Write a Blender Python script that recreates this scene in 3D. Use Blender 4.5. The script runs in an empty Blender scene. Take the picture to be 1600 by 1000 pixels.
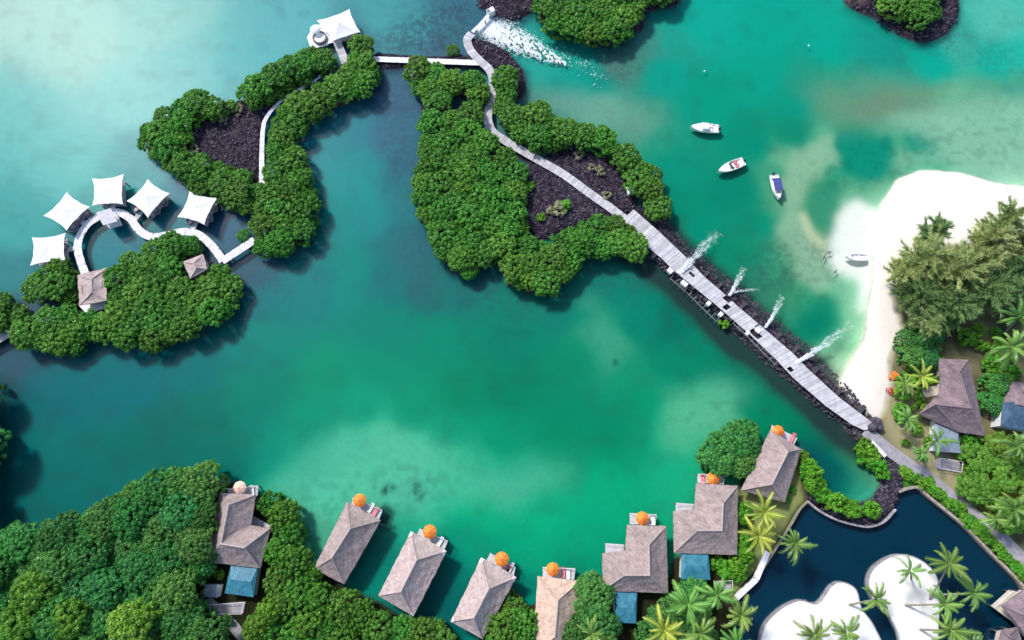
import bpy, math, random
import numpy as np
from mathutils import Vector, Matrix, noise as mnoise

random.seed(7)
rng = np.random.default_rng(7)
C = bpy.context.scene.collection
scene = bpy.context.scene
R = math.radians

# ------------------------------------------------------------------ camera
CAM_H, TILT, FPX = 130.0, R(14.0), 1081.0
cam_d = bpy.data.cameras.new('camera'); cam = bpy.data.objects.new('camera', cam_d); C.objects.link(cam)
cam.location = (0, 0, CAM_H); cam.rotation_euler = (TILT, 0, 0)
cam_d.sensor_width = 36; cam_d.lens = FPX / 1600 * 36; cam_d.clip_end = 5000; cam_d.clip_start = 1
scene.camera = cam
# ------------------------------------------------------------------ light
SUN_EL, SUN_AZ = R(48), R(-44)          # azimuth clockwise from +Y
w = bpy.data.worlds.new('World'); scene.world = w; w.use_nodes = True
nt = w.node_tree; bg = nt.nodes['Background']
sky = nt.nodes.new('ShaderNodeTexSky'); sky.sky_type = 'NISHITA'; sky.sun_disc = False
sky.sun_elevation = SUN_EL; sky.sun_rotation = SUN_AZ; sky.air_density = 1.0; sky.dust_density = 1.5
nt.links.new(sky.outputs[0], bg.inputs[0]); bg.inputs[1].default_value = 0.15
sd = bpy.data.lights.new('sun', 'SUN'); sd.energy = 2.9; sd.angle = R(8); sd.color = (1, .965, .91)
so = bpy.data.objects.new('sun', sd); C.objects.link(so)
sdir = Vector((math.sin(SUN_AZ) * math.cos(SUN_EL), math.cos(SUN_AZ) * math.cos(SUN_EL), math.sin(SUN_EL)))
so.rotation_euler = sdir.to_track_quat('Z', 'Y').to_euler(); so.location = sdir * 300
scene.view_settings.view_transform = 'Standard'; scene.view_settings.look = 'None'
scene.view_settings.exposure = 0.5; scene.view_settings.gamma = 1

# ------------------------------------------------------------------ helpers
ct, st = math.cos(TILT), math.sin(TILT)
def P(px, py, z=0.0):
    "ground plan position of a survey point of the aerial picture, at height z"
    x = (px - 800) / FPX; y = -(py - 500) / FPX
    d = (x, y * ct + st, y * st - ct)
    t = (z - CAM_H) / d[2]
    return Vector((d[0] * t, d[1] * t, z))
def PL(pts, z=0.0): return [P(a, b, z) for a, b in pts]
def lin(r, g, b):
    f = lambda c: (c / 255 / 12.92) if c / 255 <= .04045 else ((c / 255 + .055) / 1.055) ** 2.4
    return (f(r), f(g), f(b))

class MB:
    def __init__(s): s.v = []; s.f = []; s.m = []; s.uv = {}
    def add(s, vs, fs, mi=0):
        o = len(s.v); s.v += [tuple(p) for p in vs]; s.f += [tuple(i + o for i in f) for f in fs]; s.m += [mi] * len(fs)
    def box(s, c, size, rz=0, mi=0, taper=1.0):
        a, b, h = size[0] / 2, size[1] / 2, size[2] / 2; co, si = math.cos(rz), math.sin(rz); vs = []
        for dz, k in ((-h, 1), (h, taper)):
            for dx, dy in ((-a, -b), (a, -b), (a, b), (-a, b)):
                dx *= k; dy *= k
                vs.append((c[0] + dx * co - dy * si, c[1] + dx * si + dy * co, c[2] + dz))
        s.add(vs, [(3, 2, 1, 0), (4, 5, 6, 7), (0, 1, 5, 4), (1, 2, 6, 5), (2, 3, 7, 6), (3, 0, 4, 7)], mi)
    def prism(s, poly, z0, z1, mi=0):
        poly = [(p[0], p[1]) for p in poly]
        ar = sum(poly[i][0] * poly[(i + 1) % len(poly)][1] - poly[(i + 1) % len(poly)][0] * poly[i][1] for i in range(len(poly)))
        if ar < 0: poly = poly[::-1]
        n = len(poly)
        vs = [(x, y, z0) for x, y in poly] + [(x, y, z1) for x, y in poly]
        s.add(vs, [tuple(range(n - 1, -1, -1)), tuple(range(n, 2 * n))] + [(i, (i + 1) % n, n + (i + 1) % n, n + i) for i in range(n)], mi)
    def tube(s, pts, r, n=6, mi=0, cap=True):
        pts = [Vector(p) for p in pts]; rr = r if isinstance(r, (list, tuple)) else [r] * len(pts); vs = []
        for i, p in enumerate(pts):
            d = (pts[min(i + 1, len(pts) - 1)] - pts[max(i - 1, 0)])
            if d.length < 1e-6: d = Vector((0, 0, 1))
            d.normalize(); u = d.orthogonal().normalized() if abs(d.z) < .9 else d.cross(Vector((0, 1, 0))).normalized(); q = d.cross(u)
            for k in range(n):
                a = 2 * math.pi * k / n; vs.append(p + (u * math.cos(a) + q * math.sin(a)) * rr[i])
        fs = [(i * n + k, i * n + (k + 1) % n, (i + 1) * n + (k + 1) % n, (i + 1) * n + k) for i in range(len(pts) - 1) for k in range(n)]
        if cap: fs += [tuple(range(n - 1, -1, -1)), tuple(range((len(pts) - 1) * n, len(pts) * n))]
        s.add(vs, fs, mi)
    def lathe(s, c, prof, n=20, mi=0, sx=1, sy=1):
        vs = [(c[0] + r * sx * math.cos(2 * math.pi * k / n), c[1] + r * sy * math.sin(2 * math.pi * k / n), c[2] + z) for r, z in prof for k in range(n)]
        fs = [(i * n + k, i * n + (k + 1) % n, (i + 1) * n + (k + 1) % n, (i + 1) * n + k) for i in range(len(prof) - 1) for k in range(n)]
        s.add(vs, fs, mi)
    def build(s, name, mats, parent=None, smooth=False, loc=None):
        if not isinstance(mats, (list, tuple)): mats = [mats]
        off = Vector(parent.location) if parent is not None and parent.get('world_build') else Vector((0, 0, 0))
        if loc is not None: off = Vector(loc)
        me = bpy.data.meshes.new(name)
        me.from_pydata([(a - off.x, b - off.y, c - off.z) for a, b, c in s.v], [], s.f)
        for m in mats: me.materials.append(m)
        me.polygons.foreach_set('material_index', s.m)
        if smooth: me.polygons.foreach_set('use_smooth', [True] * len(s.f))
        if s.uv:
            uvl = me.uv_layers.new(name='UVMap')
            for fi, uvs in s.uv.items():
                for li, q in zip(me.polygons[fi].loop_indices, uvs): uvl.data[li].uv = q
        me.update()
        o = bpy.data.objects.new(name, me); C.objects.link(o)
        if parent is not None: o.parent = parent
        if loc is not None: o.location = off
        return o

def np_mesh(name, V, F, mats, smooth=False, attrs=None, mi=None):
    "V (n,3), F (m,k) constant k"
    me = bpy.data.meshes.new(name); n, m, k = len(V), len(F), F.shape[1]
    me.vertices.add(n); me.vertices.foreach_set('co', V.astype(np.float32).ravel())
    me.loops.add(m * k); me.loops.foreach_set('vertex_index', F.astype(np.int32).ravel())
    me.polygons.add(m); me.polygons.foreach_set('loop_start', np.arange(0, m * k, k, dtype=np.int32))
    me.polygons.foreach_set('loop_total', np.full(m, k, dtype=np.int32))
    for q in (mats if isinstance(mats, (list, tuple)) else [mats]): me.materials.append(q)
    if mi is not None: me.polygons.foreach_set('material_index', mi.astype(np.int32))
    if smooth: me.polygons.foreach_set('use_smooth', np.ones(m, dtype=bool))
    me.update(calc_edges=True)
    for an, arr in (attrs or {}).items():
        a = me.attributes.new(an, 'FLOAT_COLOR', 'POINT'); a.data.foreach_set('color', arr.astype(np.float32).ravel())
    return me
def link(name, me, parent=None):
    o = bpy.data.objects.new(name, me); C.objects.link(o)
    if parent is not None: o.parent = parent
    return o
def tag(o, label=None, cat=None, group=None, kind=None):
    if label: o['label'] = label
    if cat: o['category'] = cat
    if group: o['group'] = group
    if kind: o['kind'] = kind
    return o
def thing(name, label, cat, loc=(0, 0, 0), rz=0, group=None, world=True):
    o = bpy.data.objects.new(name, None); C.objects.link(o); o.location = loc; o.rotation_euler = (0, 0, rz)
    o.empty_display_size = .3
    if world: o['world_build'] = 1
    return tag(o, label, cat, group)

# ------------------------------------------------------------------ materials
def nodes(name):
    m = bpy.data.materials.new(name); m.use_nodes = True; t = m.node_tree
    return m, t, t.nodes['Principled BSDF'], t.nodes, t.links
def mat(name, c1, c2=None, scale=2.0, rough=.7, bump=0.0, bscale=None, detail=4, metallic=0, coat=0, wave=None, randomize=0.0, island=0.0):
    m, t, b, N, L = nodes(name)
    tc = N.new('ShaderNodeTexCoord'); geo = N.new('ShaderNodeNewGeometry')
    c2 = c2 or tuple(x * .75 for x in c1)
    nz = N.new('ShaderNodeTexNoise'); nz.inputs['Scale'].default_value = scale; nz.inputs['Detail'].default_value = detail; nz.inputs['Roughness'].default_value = .65
    L.new(geo.outputs['Position'], nz.inputs['Vector'])
    rp = N.new('ShaderNodeValToRGB'); rp.color_ramp.elements[0].position = .33; rp.color_ramp.elements[1].position = .67
    rp.color_ramp.elements[0].color = (*c2, 1); rp.color_ramp.elements[1].color = (*c1, 1)
    L.new(nz.outputs[0], rp.inputs[0]); out = rp.outputs[0]
    if randomize:
        oi = N.new('ShaderNodeObjectInfo'); hs = N.new('ShaderNodeHueSaturation'); mr = N.new('ShaderNodeMapRange')
        mr.inputs[3].default_value = 1 - randomize; mr.inputs[4].default_value = 1 + randomize
        L.new(oi.outputs['Random'], mr.inputs[0]); L.new(mr.outputs[0], hs.inputs['Value']); L.new(out, hs.inputs['Color']); out = hs.outputs[0]
    if island:
        hs = N.new('ShaderNodeHueSaturation'); mr = N.new('ShaderNodeMapRange'); mr.inputs[3].default_value = 1 - island; mr.inputs[4].default_value = 1 + island
        L.new(geo.outputs['Random Per Island'], mr.inputs[0]); L.new(mr.outputs[0], hs.inputs['Value']); L.new(out, hs.inputs['Color']); out = hs.outputs[0]
    L.new(out, b.inputs['Base Color'])
    b.inputs['Roughness'].default_value = rough; b.inputs['Metallic'].default_value = metallic; b.inputs['Coat Weight'].default_value = coat
    if bump:
        n2 = N.new('ShaderNodeTexNoise'); n2.inputs['Scale'].default_value = bscale or scale * 4; n2.inputs['Detail'].default_value = 3
        L.new(geo.outputs['Position'], n2.inputs['Vector'])
        bp = N.new('ShaderNodeBump'); bp.inputs['Strength'].default_value = bump; bp.inputs['Distance'].default_value = .1
        L.new(n2.outputs[0], bp.inputs['Height']); L.new(bp.outputs[0], b.inputs['Normal'])
    return m
def leafmat(name, dark, light, rand=.22, hue=.02, gloss=.42, trans=.22):
    m, t, b, N, L = nodes(name)
    at = N.new('ShaderNodeAttribute'); at.attribute_name = 'tint'
    rp = N.new('ShaderNodeValToRGB'); rp.color_ramp.elements[0].position = 0; rp.color_ramp.elements[1].position = 1
    rp.color_ramp.elements[0].color = (*dark, 1); rp.color_ramp.elements[1].color = (*light, 1)
    L.new(at.outputs['Fac'], rp.inputs[0])
    oi = N.new('ShaderNodeObjectInfo'); hs = N.new('ShaderNodeHueSaturation')
    mv = N.new('ShaderNodeMapRange'); mv.inputs[3].default_value = 1 - rand; mv.inputs[4].default_value = 1 + rand
    L.new(oi.outputs['Random'], mv.inputs[0]); L.new(mv.outputs[0], hs.inputs['Value'])
    m2 = N.new('ShaderNodeMath'); m2.operation = 'MULTIPLY'; m2.inputs[1].default_value = 7.31; L.new(oi.outputs['Random'], m2.inputs[0])
    m3 = N.new('ShaderNodeMath'); m3.operation = 'FRACT'; L.new(m2.outputs[0], m3.inputs[0])
    mh = N.new('ShaderNodeMapRange'); mh.inputs[3].default_value = .5 - hue; mh.inputs[4].default_value = .5 + hue
    L.new(m3.outputs[0], mh.inputs[0]); L.new(mh.outputs[0], hs.inputs['Hue']); L.new(rp.outputs[0], hs.inputs['Color'])
    L.new(hs.outputs[0], b.inputs['Base Color']); b.inputs['Roughness'].default_value = gloss
    b.inputs['Specular IOR Level'].default_value = .35
    tr = N.new('ShaderNodeBsdfTranslucent'); L.new(hs.outputs[0], tr.inputs[0])
    mx = N.new('ShaderNodeMixShader'); mx.inputs[0].default_value = trans
    L.new(b.outputs[0], mx.inputs[1]); L.new(tr.outputs[0], mx.inputs[2]); L.new(mx.outputs[0], N['Material Output'].inputs[0])
    return m
def thatch(name, c1, c2):
    m, t, b, N, L = nodes(name)
    uv = N.new('ShaderNodeUVMap'); mp = N.new('ShaderNodeMapping'); mp.inputs['Scale'].default_value = (7, .9, 1)
    L.new(uv.outputs[0], mp.inputs[0])
    n1 = N.new('ShaderNodeTexNoise'); n1.inputs['Scale'].default_value = 1; n1.inputs['Detail'].default_value = 5; L.new(mp.outputs[0], n1.inputs['Vector'])
    geo = N.new('ShaderNodeNewGeometry')
    n2 = N.new('ShaderNodeTexNoise'); n2.inputs['Scale'].default_value = .8; n2.inputs['Detail'].default_value = 7; n2.inputs['Roughness'].default_value = .75; L.new(geo.outputs['Position'], n2.inputs['Vector'])
    ad = N.new('ShaderNodeMath'); ad.operation = 'ADD'; L.new(n1.outputs[0], ad.inputs[0]); L.new(n2.outputs[0], ad.inputs[1])
    rp = N.new('ShaderNodeValToRGB'); e = rp.color_ramp.elements; e[0].position = .62; e[1].position = 1.35
    hf = N.new('ShaderNodeMath'); hf.operation = 'MULTIPLY'; hf.inputs[1].default_value = 1; L.new(ad.outputs[0], hf.inputs[0])
    mr = N.new('ShaderNodeMapRange'); mr.inputs[1].default_value = .78; mr.inputs[2].default_value = 1.22; L.new(hf.outputs[0], mr.inputs[0])
    e[0].position = 0; e[1].position = 1; e[0].color = (*c2, 1); e[1].color = (*c1, 1)
    L.new(mr.outputs[0], rp.inputs[0]); L.new(rp.outputs[0], b.inputs['Base Color']); b.inputs['Roughness'].default_value = .9
    bp = N.new('ShaderNodeBump'); bp.inputs['Strength'].default_value = .8; bp.inputs['Distance'].default_value = .12
    L.new(ad.outputs[0], bp.inputs['Height']); L.new(bp.outputs[0], b.inputs['Normal'])
    return m

M = {}
M['thatch'] = thatch('grey_thatch', (.43, .335, .315), (.21, .16, .155))
M['thatch_tan'] = thatch('tan_thatch', (.72, .53, .42), (.36, .24, .18))
M['thatch_pink'] = thatch('pale_thatch', (.56, .445, .41), (.28, .215, .21))
M['thatch_dark'] = thatch('dark_thatch', (.30, .22, .24), (.13, .095, .11))
M['ridge'] = mat('ridge_cap', (.50, .41, .39), (.32, .25, .24), 3, .9)
M['cap'] = mat('pale_corner_cap', (.80, .70, .68), (.6, .5, .48), 3, .8)
M['wallm'] = mat('villa_wall', (.62, .56, .48), (.45, .40, .34), .8, .8)
M['white'] = mat('white_paint', (.80, .80, .79), (.70, .70, .70), 1.2, .45)
M['canvas'] = mat('white_canvas', (.93, .93, .93), (.90, .90, .91), .6, .6)
def _tl(m):
    t = m.node_tree; tr = t.nodes.new('ShaderNodeBsdfTranslucent'); tr.inputs[0].default_value = (.95, .95, .95, 1); mx = t.nodes.new('ShaderNodeMixShader'); mx.inputs[0].default_value = .3
    t.links.new(t.nodes['Principled BSDF'].outputs[0], mx.inputs[1]); t.links.new(tr.outputs[0], mx.inputs[2]); t.links.new(mx.outputs[0], t.nodes['Material Output'].inputs[0])
_tl(M['canvas'])
M['gel'] = mat('boat_gelcoat', (.86, .86, .85), (.78, .78, .78), 1.5, .22, coat=.4)
M['plank'] = mat('weathered_plank', (.56, .545, .57), (.38, .365, .39), 1.3, .85, detail=8, island=.22)
M['plank_w'] = mat('bleached_plank', (.80, .78, .82), (.58, .56, .62), 1.6, .8, detail=8, island=.15)
M['plank_d'] = mat('grey_plank', (.36, .34, .36), (.24, .22, .24), 1.6, .85, detail=8, island=.2)
M['post'] = mat('dark_timber', (.16, .13, .12), (.08, .065, .06), 2, .85)
M['stone'] = mat('dark_stone', (.075, .065, .08), (.03, .026, .034), 1.7, .9, bump=.8)
M['boulder'] = mat('basalt_boulder', (.105, .088, .125), (.022, .016, .027), .9, .85, bump=.6, detail=8)
M['blue'] = mat('blue_roof', (.05, .24, .33), (.02, .13, .20), 1.0, .5)
M['slate'] = mat('slate_roof', (.06, .12, .20), (.03, .065, .11), 1.5, .5)
M['greyroof'] = mat('grey_blue_roof', (.24, .29, .36), (.16, .2, .25), 1.5, .6)
M['orange'] = mat('orange_canvas', (.92, .28, .035), (.75, .17, .02), 1.5, .7)
M['peach'] = mat('peach_canvas', (.92, .62, .48), (.85, .50, .38), 1.5, .7)
M['pinkcush'] = mat('pink_cushion', (.72, .25, .26), (.55, .15, .18), 2, .8)
M['navy'] = mat('navy_canvas', (.06, .07, .28), (.035, .045, .19), 2, .7)
M['black'] = mat('black_plastic', (.02, .02, .022), (.012, .012, .014), 3, .4)
M['glass'] = mat('dark_glass', (.03, .05, .06), (.02, .035, .045), 1, .08)
M['tubwater'] = mat('tub_water', (.75, .8, .82), (.6, .68, .72), 1, .1)
M['rattan'] = mat('grey_rattan', (.22, .20, .20), (.10, .09, .095), 5, .8)
M['bark'] = mat('palm_bark', (.36, .31, .26), (.2, .17, .14), 3, .9, bump=.4)
M['bark_d'] = mat('mangrove_bark', (.13, .11, .09), (.06, .05, .04), 3, .9)
M['red'] = mat('red_flowers', (.55, .06, .04), (.3, .03, .02), 4, .7)
M['spray'] = mat('white_spray', (.93, .96, .97), (.85, .92, .94), 4, .25)
M['road'] = mat('grey_gravel', (.36, .34, .37), (.23, .21, .24), 1.1, .9, bump=.4, detail=9)
M['mangrove'] = leafmat('mangrove_leaves', (.034, .145, .014), (.150, .40, .045), .20, .018)
M['forest'] = leafmat('broadleaf_leaves', (.030, .14, .022), (.105, .37, .070), .26, .03)
M['yellowleaf'] = leafmat('yellow_green_leaves', (.065, .19, .014), (.22, .44, .05), .18, .012)
M['casuarina'] = leafmat('casuarina_needles', (.18, .26, .07), (.50, .58, .24), .14, .02, .6)
M['palm'] = leafmat('palm_fronds', (.05, .16, .025), (.26, .44, .09), .2, .025, .35)
M['palm_y'] = leafmat('yellow_palm_fronds', (.16, .28, .03), (.62, .66, .10), .1, .01, .4)
M['casuarina_g'] = leafmat('green_casuarina_needles', (.09, .19, .055), (.32, .48, .17), .14, .02, .6)
M['dry'] = leafmat('dry_shrub_leaves', (.20, .19, .10), (.42, .42, .26), .2, .03, .6)
M['hedge'] = leafmat('hedge_leaves', (.05, .20, .012), (.17, .46, .03), .2, .02)

# ------------------------------------------------------------------ plan outlines (survey points)
ROCK_A = [(295,195),(320,178),(350,170),(372,155),(400,158),(440,146),(452,148),(427,172),(413,195),(411,294),(395,285),(345,262),(305,247)]
ROCK_C = [(818,262),(840,250),(860,238),(900,232),(945,240),(975,272),(995,308),(990,335),(962,345),(930,348),(880,362),(845,378),(820,352),(813,300)]
SPIT_C = [(770,205),(790,214),(830,240),(870,262),(905,283),(945,310),(985,335),(975,352),(930,318),(890,290),(850,268),(800,243),(768,218)]
MG = {
 'A1': [(217,206),(230,192),(258,175),(285,155),(320,150),(352,160),(350,178),(312,184),(298,196),(296,225),(308,248),(345,258),(385,272),(404,292),(401,322),(386,337),(355,322),(310,302),(285,282),(250,252),(225,230)],
 'A2': [(372,132),(395,118),(430,104),(455,92),(490,76),(520,80),(530,94),(505,112),(478,126),(450,138),(425,158),(395,166),(378,152)],
 'A3': [(546,98),(544,66),(572,62),(587,85),(590,115),(578,138),(545,160),(508,175),(482,195),(464,225),(474,250),(488,290),(495,340),(482,375),(456,396),(430,402),(404,392),(397,352),(404,302),(420,286),(421,205),(430,180),(462,157),(500,132),(530,114)],
 'B1': [(42,455),(58,426),(95,409),(119,418),(121,462),(100,476),(60,472)],
 'B2': [(167,426),(190,405),(230,385),(270,371),(300,373),(325,398),(345,414),(368,437),(370,470),(345,500),(300,522),(240,542),(180,542),(136,530),(130,500),(142,488),(165,482),(168,450)],
 'B3': [(18,515),(58,497),(100,480),(130,484),(140,520),(130,546),(100,552),(60,540),(24,534)],
 'B4': [(-40,462),(0,458),(25,475),(38,495),(15,510),(-40,520)],
 'C1': [(636,112),(640,94),(668,92),(700,102),(745,112),(758,128),(760,150),(755,185),(764,212),(800,240),(826,256),(830,272),(816,298),(818,330),(825,362),(835,385),(855,378),(880,358),(930,342),(965,338),(1000,358),(1009,385),(1000,402),(955,398),(920,402),(890,432),(870,452),(830,464),(790,447),(777,420),(770,402),(745,426),(715,434),(690,417),(675,380),(655,340),(648,300),(650,240),(660,218),(654,190),(651,150),(640,128)],
 'C2': [(778,112),(800,98),(808,112),(800,142),(806,170),(850,165),(870,190),(920,194),(950,200),(965,225),(1000,248),(1027,268),(1036,300),(1044,338),(1030,352),(1004,325),(990,300),(978,272),(948,238),(900,230),(862,238),(838,236),(800,213),(781,200),(774,160)],
 'D': [(834,22),(838,-40),(1010,-40),(1004,22),(988,50),(965,66),(940,66),(900,60),(858,46)],
 'D2': [(1002,-40),(1060,-40),(1055,2),(1002,5)],
 'E': [(1362,-40),(1468,-40),(1466,25),(1440,41),(1415,32),(1375,22)],
}
CHOLE = [(703,146),(734,150),(730,168),(714,180),(706,172)]
SHORE_R = [(993,321),(1038,350),(1067,388),(1124,440),(1186,492),(1248,544),(1300,598),(1346,644),(1372,665),(1360,686),(1290,640),(1216,572),(1140,502),(1085,456),(1034,412),(1006,390),(975,350)]
RIGHT = [(1900,290),(1610,292),(1560,288),(1500,270),(1440,267),(1402,280),(1374,320),(1366,400),(1362,450),(1350,530),(1312,600),(1345,640),(1365,690),(1405,735),(1405,765),(1436,762),(1700,1000),(1900,1300),(2200,1300),(2200,290)]
LOOP = [(1340,668),(1372,700),(1410,730),(1410,775),(1400,794),(1380,815),(1360,823),(1340,821),(1310,813),(1282,799),(1262,784),(1252,740),(1246,706),(1258,704),(1272,720),(1274,740),(1285,760),(1308,779),(1340,786),(1362,780),(1376,758),(1372,735),(1350,700),(1320,672)]
BOTTOM = [(-500,850),(0,848),(50,842),(110,822),(170,792),(230,763),(300,742),(345,748),(385,760),(425,785),(456,812),(468,850),(495,885),(545,918),(596,943),(640,972),(700,975),(722,1010),(756,995),(790,945),(835,945),(905,912),(940,905),(960,925),(1040,925),(1050,868),(1140,860),(1152,770),(1180,700),(1250,703),(1262,784),(1236,820),(1207,866),(1171,909),(1154,930),(1150,1300),(-500,1300)]
POND = [(1262,784),(1282,799),(1310,813),(1340,821),(1360,823),(1380,815),(1400,794),(1405,767),(1436,762),(1453,777),(1508,822),(1551,866),(1594,909),(1612,940),(1600,1080),(1150,1080),(1152,990),(1154,930),(1171,909),(1207,866),(1236,820),(1250,796)]
SAND1 = [(1185,1080),(1192,990),(1200,970),(1222,950),(1250,939),(1278,944),(1300,916),(1318,911),(1337,923),(1345,950),(1364,975),(1385,1040),(1390,1080)]
SAND2 = [(1358,908),(1368,886),(1398,869),(1430,872),(1458,893),(1467,925),(1463,1080),(1430,1080),(1405,985),(1390,960),(1362,932)]
BEACH = [(1900,285),(1610,292),(1560,288),(1500,270),(1440,267),(1402,280),(1374,320),(1366,400),(1362,450),(1350,530),(1308,600),(1345,640),(1368,658),(1378,640),(1390,600),(1385,560),(1408,520),(1392,470),(1400,440),(1415,410),(1450,385),(1530,380),(1620,390),(1900,400)]
GARDEN_Y = [(1370,660),(1395,600),(1440,640),(1460,700),(1520,760),(1500,790),(1440,740),(1400,705)]
VERGE = [(1375,700),(1392,705),(1420,740),(1455,752),(1500,790),(1560,850),(1610,900),(1610,925),(1594,905),(1551,862),(1508,818),(1453,774),(1436,759),(1405,764),(1398,735)]

def inside(poly, X, Y):
    r = np.zeros(X.shape, bool); n = len(poly)
    for i in range(n):
        x1, y1 = poly[i][0], poly[i][1]; x2, y2 = poly[(i + 1) % n][0], poly[(i + 1) % n][1]
        if y1 == y2: continue
        c = ((y1 > Y) != (y2 > Y)) & (X < (x2 - x1) * (Y - y1) / (y2 - y1) + x1)
        r ^= c
    return r
def edge_dist(poly, x, y):
    d = 1e9; n = len(poly)
    for i in range(n):
        x1, y1 = poly[i][0], poly[i][1]; x2, y2 = poly[(i + 1) % n][0], poly[(i + 1) % n][1]
        dx, dy = x2 - x1, y2 - y1; L2 = dx * dx + dy * dy or 1e-9
        t = max(0, min(1, ((x - x1) * dx + (y - y1) * dy) / L2))
        d = min(d, math.hypot(x - x1 - t * dx, y - y1 - t * dy))
    return d
def pin(poly, x, y):
    r = False; n = len(poly)
    for i in range(n):
        x1, y1 = poly[i][0], poly[i][1]; x2, y2 = poly[(i + 1) % n][0], poly[(i + 1) % n][1]
        if (y1 > y) != (y2 > y) and x < (x2 - x1) * (y - y1) / (y2 - y1) + x1: r = not r
    return r

# ------------------------------------------------------------------ terrain (sea bed + land in one sheet)
ST = .36
xs = np.concatenate([[-1500, -900, -500, -300, -200, -160], np.arange(-134, 134, ST), [160, 200, 300, 500, 900, 1500]])
ys = np.concatenate([[-1500, -900, -500, -300, -180, -110, -70], np.arange(-46, 128, ST), [150, 190, 260, 400, 700, 1500]])
X, Y = np.meshgrid(xs, ys)
def blur(A, sig):
    s = sig / ST; n = int(3 * s) + 1; k = np.exp(-.5 * (np.arange(-n, n + 1) / s) ** 2); k /= k.sum()
    A = np.apply_along_axis(lambda v: np.convolve(np.pad(v, n, mode='edge'), k, 'valid'), 0, A)
    return np.apply_along_axis(lambda v: np.convolve(np.pad(v, n, mode='edge'), k, 'valid'), 1, A)
def vnoise(scale, seed):
    g = np.random.default_rng(seed); n = 256; T = g.random((n, n))
    u = (X / scale) % n; v = (Y / scale) % n; i = u.astype(int); j = v.astype(int); fu = u - i; fv = v - j
    fu = fu * fu * (3 - 2 * fu); fv = fv * fv * (3 - 2 * fv); i2 = (i + 1) % n; j2 = (j + 1) % n
    return (T[j, i] * (1 - fu) + T[j, i2] * fu) * (1 - fv) + (T[j2, i] * (1 - fu) + T[j2, i2] * fu) * fv
def fbm(scale, seed, o=4): return sum(vnoise(scale / 2 ** k, seed + k) * .5 ** k for k in range(o)) / sum(.5 ** k for k in range(o))
wx = (fbm(5, 11, 6) - .5) * 3.4; wy = (fbm(5, 31, 6) - .5) * 3.4       # warp so outlines wander
hx = (fbm(1.5, 51, 2) - .5); hy = (fbm(1.5, 61, 2) - .5)
def mask(pts, sig=.6, warp=.5, z=0.0):
    h_ = 2.6 if warp > 1.2 else 0
    A = inside(PL(pts, z), X + wx * warp + hx * h_, Y + wy * warp + hy * h_).astype(float)
    return blur(A, sig) if sig else A
land = np.zeros_like(X)
for k, p in MG.items(): land = np.maximum(land, np.clip(mask(p, 1.3, .4, 1.0) * 1.6 - .6, 0, 1))
for p in (ROCK_A, ROCK_C, SPIT_C): land = np.maximum(land, mask(p, .8, .3))
ROCK_D = [(728,-60),(770,-60),(838,-20),(838,25),(870,52),(930,74),(960,70),(998,52),(1012,20),(1060,10),(1085,-60)]
ROCK_D0 = [(728,-60),(840,-60),(836,20),(815,35),(790,32),(768,22),(745,10)]
ROCK_S = [(728,62),(745,55),(775,68),(800,85),(818,110),(822,150),(808,168),(798,140),(790,118),(770,110),(752,92),(735,80)]
ROCK_E = [(1300,-60),(1500,-60),(1500,25),(1482,58),(1440,66),(1395,50),(1360,28),(1318,5)]
CAUSE = [(583,84),(640,84),(750,88),(756,108),(640,106),(600,108),(583,104)]
for p in (ROCK_D, ROCK_D0, ROCK_S, ROCK_E, CAUSE): land = np.maximum(land, mask(p, .8, .6))
land = np.maximum(land, mask(SHORE_R, .7, .3)); land = np.maximum(land, mask(LOOP, .5, .15))
land = np.maximum(land, mask(BOTTOM, .7, .4)); rightm = mask(RIGHT, 1.0, .3); land = np.maximum(land, rightm)
land *= 1 - mask(CHOLE, .4, .2, 1.0) * .9
pond = mask(POND, .35, .1); s1 = mask(SAND1, .28, .1); s2 = mask(SAND2, .28, .1)
isl = np.maximum(s1, s2)
land = land * (1 - pond)
beach = mask(BEACH, .9, .25) * (1 - pond)
Hh = -.8 + 1.5 * np.clip(land, 0, 1)
Hh = np.maximum(Hh, np.where(isl > .02, -.8 + 1.6 * isl, -9))
Hh = np.where(beach > .3, np.minimum(Hh, .15 + .7 * blur(mask(BEACH, 0, .25), 3.5)), Hh)
Hh += (fbm(2.2, 77) - .5) * .35 * np.clip(land, 0, 1) * (1 - beach)

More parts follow.
